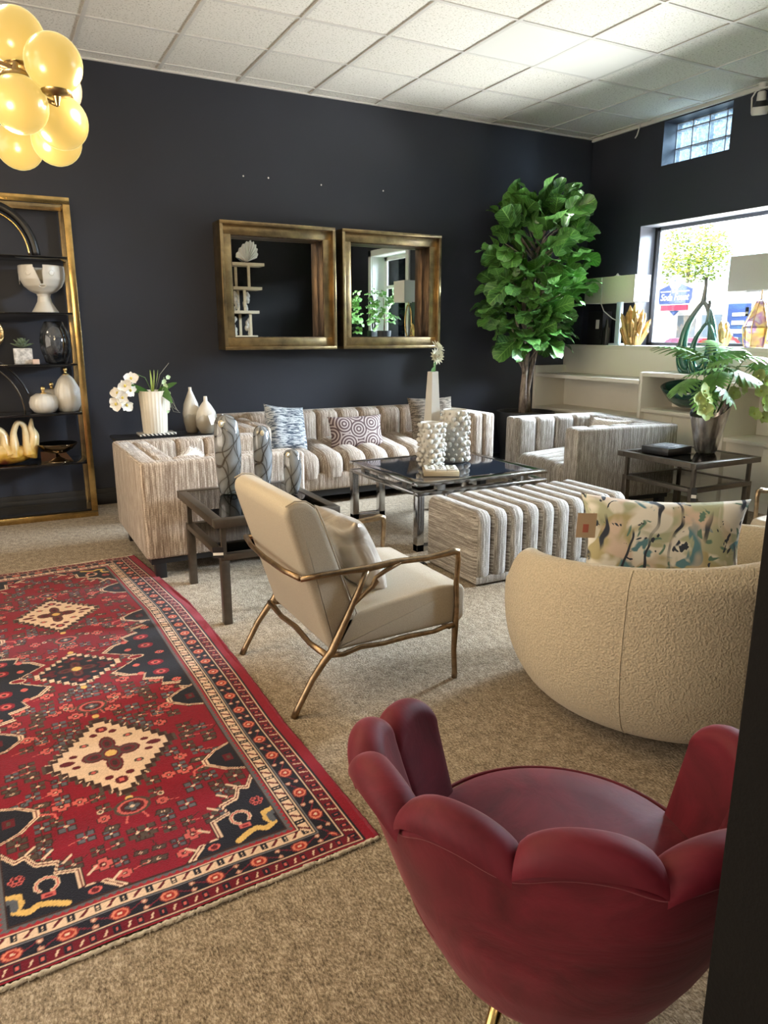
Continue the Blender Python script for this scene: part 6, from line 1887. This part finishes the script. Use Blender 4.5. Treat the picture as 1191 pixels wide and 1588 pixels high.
def loopvase(b, cy, sc, neck):
    def q(y, z): return (0, cy + y * sc, z * sc)
    Lp = [q(.0, .60), q(.06, .53), q(.135, .42), q(.175, .28), q(.17, .13), q(.115, .03), q(0, .0)]
    Rp = [q(.0, .60), q(-.05, .54), q(-.10, .42), q(-.125, .28), q(-.12, .13), q(-.08, .03), q(0, .0)]
    def smooth_(P):
        out = []
        for i in range(len(P) - 1):
            p0 = Vector(P[max(0, i - 1)]); p1 = Vector(P[i]); p2 = Vector(P[i + 1]); p3 = Vector(P[min(len(P) - 1, i + 2)])
            for t_ in np.linspace(0, 1, 6)[:-1]:
                out.append(.5 * ((2 * p1) + (-p0 + p2) * t_ + (2 * p0 - 5 * p1 + 4 * p2 - p3) * t_ ** 2 + (-p0 + 3 * p1 - 3 * p2 + p3) * t_ ** 3))
        out.append(Vector(P[-1])); return out
    for P, ws in ((Lp, (.018, .020, .026, .036, .052, .066, .07)), (Rp, (.018, .020, .030, .046, .062, .07, .07))):
        s_ = smooth_(P); rr = list(np.interp(np.linspace(0, 1, len(s_)), np.linspace(0, 1, 7), ws) * sc)
        b.tube(s_, rr, 14)
    b.tube([q(0, .57), q(0, .64), q(-.004, .72), q(-.006, neck)], [.030 * sc, .018 * sc, .013 * sc, .017 * sc], 14)
loopvase(bl := B(), .0, .98, .79)
obj('tall_loop', bl, M['green_glaze'], lvz, smooth=180)
loopvase(bl := B(), -.09, .70, .84)
for v in bl.bm.verts: v.co.x -= .045
obj('small_loop', bl, M['green_glaze'], lvz, smooth=180)
# faceted amber lamp
am = thing('table_lamp', 'table lamp with a wide grey shade and faceted amber glass body', 'lamp', (XLg + .02, 4.02, ZL), 0)
def amberm():
    m, nt, bs = _nt('iridescent_amber_glass'); L = nt.links
    tc = node(nt, 'ShaderNodeTexCoord'); nz = node(nt, 'ShaderNodeTexNoise', i_Scale=9.0, i_Detail=1.0, i_Distortion=.8); L.new(tc.outputs['Object'], nz.inputs['Vector'])
    rp = ramp(nt, [(.3, (.85, .42, .08)), (.45, (.95, .70, .25)), (.55, (.45, .18, .42)), (.7, (.75, .85, .9))]); L.new(nz.outputs['Fac'], rp.inputs['Fac']); L.new(rp.outputs['Color'], bs.inputs['Base Color'])
    bs.inputs['Roughness'].default_value = .06; bs.inputs['Coat Weight'].default_value = 1; bs.inputs['Transmission Weight'].default_value = .6; bs.inputs['IOR'].default_value = 1.2
    return m
M['amber'] = amberm()
obj('glass_body', B().lathe([(.09, 0), (.095, .01), (.118, .16), (.03, .37), (.012, .385)], 6, M=TM(rz=R(12))), M['amber'], am, smooth=0)
ed = B()
for i in range(6):
    a = R(12) + i * PI / 3
    ed.tube([(.095 * math.cos(a), .095 * math.sin(a), .01), (.118 * math.cos(a), .118 * math.sin(a), .16), (.03 * math.cos(a), .03 * math.sin(a), .37)], .004, 5)
obj('gilt_edges', ed, M['gold'], am)
obj('lamp_neck', B().tube([(0, 0, .38), (0, 0, .50)], .006, 8), M['brass'], am)
M['shade_grey'] = mat('grey_linen_shade', (.58, .57, .56), .9, var=.04, vscale=200, stretch=(1, 1, .2))
obj('lamp_shade', shade_box(B(), .12, .235, .45, .725), M['shade_grey'], am)
price_tag('black and white price tag hanging on the amber glass lamp', (XLg - .10, 4.05, ZL + .36), R(90), string=.04, w_=.03, h_=.07)
crystals('low gold branching ornament at the right end of the ledge', (XLg - .02, 3.80, ZL), .09, 12, .05, 14, M['gold_crystal'])
# things on the ledge that only the right-hand mirror shows
rl = thing('table_lamp', 'table lamp with a square white shade and gold ring body, seen in the mirror', 'lamp', (XLg - .02, 2.62, ZL + .0), 0)
obj('lamp_shade', shade_box(B(), .16, .16, .56, .86), M['shade'], rl)
obj('ring_body', B().tube([(0, .095 * math.cos(a), .29 + .235 * math.sin(a)) for a in np.linspace(0, 2 * PI, 40)[:-1]], .012, 8, closed=True), M['gold'], rl, smooth=180)
obj('foot', B().box(-.05, .05, -.07, .07, 0, .05, bev=.004).tube([(0, 0, .52), (0, 0, .62)], .006, 8), M['gold'], rl)
crystals('gold crystal cluster beside the ring lamp, seen in the mirror', (XLg - .02, 2.86, ZL), .36, 14, .05, 31, M['gold_crystal'])
ch_ = thing('chain_sculpture', 'black stacked ring sculpture on a block, seen in the mirror', 'sculpture', (5.52, 1.55, ZL))
obj('block', B().box(-.06, .06, -.07, .07, 0, .16, bev=.004), M['black'], ch_)
rb = B()
for i, (rz_, r_) in enumerate(((.24, .055), (.36, .06), (.485, .06), (.62, .07))):
    rb.tube([(.012 * (-1) ** i, .02 * (-1) ** i + r_ * .8 * math.cos(a), rz_ + r_ * math.sin(a)) for a in np.linspace(0, 2 * PI, 24)[:-1]], .018, 8, closed=True)
obj('rings', rb, M['black'], ch_, smooth=180)
for nm, lc, hz, nL, sd in (('big green leafy plant reflected in the right-hand mirror', (5.30, 1.12, 1.016), .95, 90, 41), ('smaller leafy plant beside the window, reflected in the mirror', (5.50, 1.98, ZL), .72, 46, 43)):
    pt_ = thing('leafy_plant', nm, 'plant', lc)
    obj('pot', B().lathe([(.07, 0), (.10, .02), (.11, .16), (.09, .16), (.001, .13)], 24, cap=False), M['planter'], pt_, smooth=50)
    lv = B(); lv.bm.loops.layers.uv.new('LeafUV'); rnd = random.Random(sd)
    for i in range(nL):
        z = hz * rnd.uniform(.35, 1); a = rnd.uniform(0, 2 * PI); q = rnd.uniform(.05, .30) * (.6 + .5 * z)
        x, y = q * math.cos(a) * .55 - .03, q * math.sin(a); el = rnd.gauss(10, 30)
        L_ = rnd.uniform(.1, .19)
        if lc[0] + x + L_ * .8 * max(0, math.cos(a)) > 5.68: continue
        fig_leaf(Matrix.Translation((x, y, z)) @ Matrix.Rotation(a, 4, 'Z') @ Matrix.Rotation(-R(el), 4, 'Y') @ Matrix.Rotation(R(rnd.gauss(0, 30)), 4, 'X'), L_, L_ * .55, .2, .2)
    obj('foliage', lv, M['philo'], pt_, smooth=180, recalc=False)
    obj('stem', B().tube([(0, 0, .12), (.01, 0, hz * .5), (-.02, .01, hz * .9)], [.014, .01, .005], 8), M['bark'], pt_, smooth=180)
# dark green bowl in the cubby
tag(obj('serving_bowl', B().lathe([(.05, 0), (.10, .01), (.17, .06), (.215, .13), (.235, .175), (.225, .178), (.205, .14), (.16, .075), (.09, .03), (.001, .022)], 48, cap=False, sx=.8, M=TM(ry=R(-14), rx=R(4))), mat('deep_green_glaze', (.02, .075, .062), .22, var=.35, vscale=8, coat=.7), smooth=180, loc=(5.27, 4.36, .742)),
    'large deep green bowl inside the shelf compartment', 'bowl')
# ------------------------------------------------------------------ wooden ladder shelf seen in the left-hand mirror
ls = thing('ladder_shelf', 'tall pale wood ladder shelf with shells, seen in the left mirror', 'shelf', (3.55, .62, 0))
for zz, xr_ in ((2.42, .47), (2.06, .42), (1.70, .36), (1.32, .32), (.9, .3), (.45, .3)):
    obj('shelf', B().box(-.45, xr_, -.14, .14, zz - .045, zz, bev=.002), M['lightwood'], ls)
for i, (z0, z1) in enumerate(((2.06, 2.375), (1.70, 2.015), (1.32, 1.655), (.9, 1.275), (.45, .855), (0, .405))):
    for xx, yy in ((.22 - .08 * (i % 2), .10), (.08 + .02 * i, -.12), (-.4, .1), (-.4, -.12)):
        obj('post', B().box(xx - .02, xx + .02, yy - .012, yy + .012, z0, z1), M['lightwood'], ls)
def shell(label, loc, s_, rz):
    b = B()
    def f(u, v):
        a = (u - .5) * R(150); rr = s_ * v * (1 + .04 * math.cos(a * 22)) * (1.0 - .15 * abs(u - .5))
        return (rr * math.sin(a) * .62 + .3 * rr * math.cos(a), .25 * s_ * (1 - v * v) * (1 + .12 * math.cos(a * 22)) + .01, rr * math.cos(a))
    b.grid(f, 67, 10); b.grid(lambda u, v: (f(u, v)[0], -f(u, v)[1], f(u, v)[2]), 67, 10)
    return tag(obj('ribbed_shell', b, M['white_cer'], smooth=180, loc=loc, rot=(0, 0, rz)), label, 'ornament', 'white shells on the ladder shelf')
shell('white ribbed shell at the right end of the ladder shelf top', (3.74, .66, 2.43), .32, 0)
shell('white ribbed shell further left on the ladder shelf top', (3.28, .66, 2.43), .24, 0)
for i, (xx, zz) in enumerate(((3.74, 1.70), (3.56, 1.70), (3.52, 1.32), (3.76, 1.32))):
    b = B(); rnd = random.Random(50 + i)
    for k_ in range(9): b.sphere((rnd.uniform(-.03, .03), rnd.uniform(-.02, .02), .03 + k_ * .028), rnd.uniform(.022, .036), 8, (1, .8, 1.3))
    tag(obj('coral_ornament', b, M['white_cer'], smooth=180, loc=(xx, .64, zz)), ['silvery coral ornament on the right of the second ladder shelf board', 'silvery coral ornament in the middle of the second ladder shelf board',
        'white coral ornament in the middle of the third ladder shelf board', 'white coral ornament on the right of the third ladder shelf board'][i], 'ornament', 'coral ornaments on the ladder shelf')
# ------------------------------------------------------------------ spot lamp and cable on the window wall
sp_ = thing('spot_lamp', 'white security spotlight in a wire bracket high on the window wall', 'lamp', (5.56, 4.19, 3.20))
obj('mount', B().lathe([(.03, .035), (.03, .0), (.02, -.01)], 20).box(-.01, .15, -.012, .012, .0, .02), M['bar'], sp_)
obj('bracket', B().tube([(0, .075, -.16), (0, .085, -.05), (0, .05, -.005), (0, -.05, -.005), (0, -.085, -.05), (0, -.075, -.16)], .007, 8), M['bar'], sp_, smooth=180)
obj('lamp_head', B().lathe([(.02, -.02), (.032, -.03), (.036, -.10), (.062, -.135), (.066, -.175), (.058, -.185), (.05, -.176), (.001, -.165)], 28, cap=False, M=TM(ry=R(-14), rx=R(10))), M['bar'], sp_, smooth=60)
obj('collar', B().lathe([(.038, -.085), (.045, -.10), (.056, -.125)], 28, cap=False, M=TM(ry=R(-14), rx=R(10))), M['tagb'], sp_, smooth=60)
tag(obj('dangling_cable', B().tube([(0, 0, .06), (-.01, -.005, .02), (-.005, .02, -.03), (-.012, .035, -.055)], .006, 6), M['cord'], smooth=180, loc=(5.68, 5.55, 3.20)), 'short white cable end hanging from the ceiling edge left of the glass blocks', 'cable')
# ------------------------------------------------------------------ globe chandelier
cd = thing('globe_chandelier', 'brass chandelier with glowing yellow glass globes at the top left', 'chandelier', (0.10, 2.86, 2.13))
def globe_mat():
    m, nt, bs = _nt('lit_opal_globe'); L = nt.links
    lw = node(nt, 'ShaderNodeLayerWeight', i_Blend=.35)
    rp = ramp(nt, [(0.0, (.86, .56, .13)), (.6, (.90, .62, .16)), (.88, (1.05, .90, .42))]); L.new(lw.outputs['Facing'], rp.inputs['Fac'])
    bs.inputs['Base Color'].default_value = (.10, .07, .03, 1); bs.inputs['Roughness'].default_value = .25
    L.new(rp.outputs['Color'], bs.inputs['Emission Color']); bs.inputs['Emission Strength'].default_value = .68
    return m
M['globe'] = globe_mat()
M['globe_dim'] = mat('faint_opal_globe', (.72, .60, .45), .3, emit=(1.0, .72, .45), es=.28)  # paler globes with a faint glow put into the material
GL = [((0.192, 2.78, 2.232), 1, 'u'), ((0.28, 2.667, 2.14), 1, 'u'), ((0.176, 2.708, 2.023), 1, 'd'), ((0.304, 2.831, 2.016), 1, 'd'), ((0.196, 3.254, 2.02), 1, 'd'), ((0.304, 3.028, 2.003), 1, 'd'),
      ((0.327, 3.088, 2.185), 0, 'u'), ((0.157, 3.103, 2.182), 0, 'u'), ((-.06, 2.62, 2.20), 1, 'u'), ((-.10, 2.95, 2.03), 1, 'd'), ((-.02, 3.12, 2.22), 1, 'u'), ((-.12, 2.70, 2.0), 1, 'd')]
cx0, cy0, cz0 = cd.location
for (p, lit, ori) in GL:
    q = Vector(p) - Vector((cx0, cy0, cz0)); s_ = -1 if ori == 'u' else 1
    g_ = obj('globe', B().sphere(q, .084, 32), M['globe'] if lit else M['globe_dim'], cd, smooth=180)
    cp = q + Vector((0, 0, s_ * .072))
    obj('globe_cap', B().lathe([(.044, s_ * .004), (.040, s_ * .014), (.012, s_ * .020), (.006, s_ * .045)], 28, c=cp), M['brass'], cd, smooth=60)
hub = Vector((0.0, 0.05, 0.0))
ab_ = B()
for (p, lit, ori) in GL:
    q = Vector(p) - Vector((cx0, cy0, cz0)); s_ = -1 if ori == 'u' else 1
    e = q + Vector((0, 0, s_ * .115)); m_ = (e + hub) / 2 + Vector((0, 0, .015))
    obj('arm', B().tube([hub, m_, e], [.009, .008, .006], 8), M['brass'], cd, smooth=180)
obj('main_bar', B().tube([(-.16, .02, .02), (.0, -.10, .004), (.036, -.126, .004), (.087, -.125, -.009), (.139, -.124, -.030), (.183, -.122, -.051), (.195, -.12, -.065)], .0115, 10), M['bronze_leg'], cd, smooth=180)
obj('stem', B().tube([hub, hub + Vector((0, 0, ZC - cz0 - .02))], .010, 10), M['brass'], cd, smooth=180)
obj('ceiling_rose', B().lathe([(.07, ZC - cz0 - .001), (.065, ZC - cz0 - .025), (.02, ZC - cz0 - .035)], 28, c=hub), M['brass'], cd, smooth=60)
for lx, ly, lz in ((.10, 2.86, 2.40), (.45, 2.70, 2.08), (-.02, 2.45, 1.92), (.12, 2.9, 1.85)):
    light('chandelier_light', 'POINT', (lx, ly, lz), 15, (1.0, .74, .40), size=.07)
tag(obj('power_plug', B().box(-.02, .02, -.015, .015, 0, .03, bev=.004).tube([(.02, 0, .02), (.05, .01, .01), (.06, .06, .006), (.03, .12, .005)], .004, 6), M['tagb'], smooth=50, loc=(2.13, 3.55, 0)), 'small black plug and lead on the carpet beside the bench', 'plug')
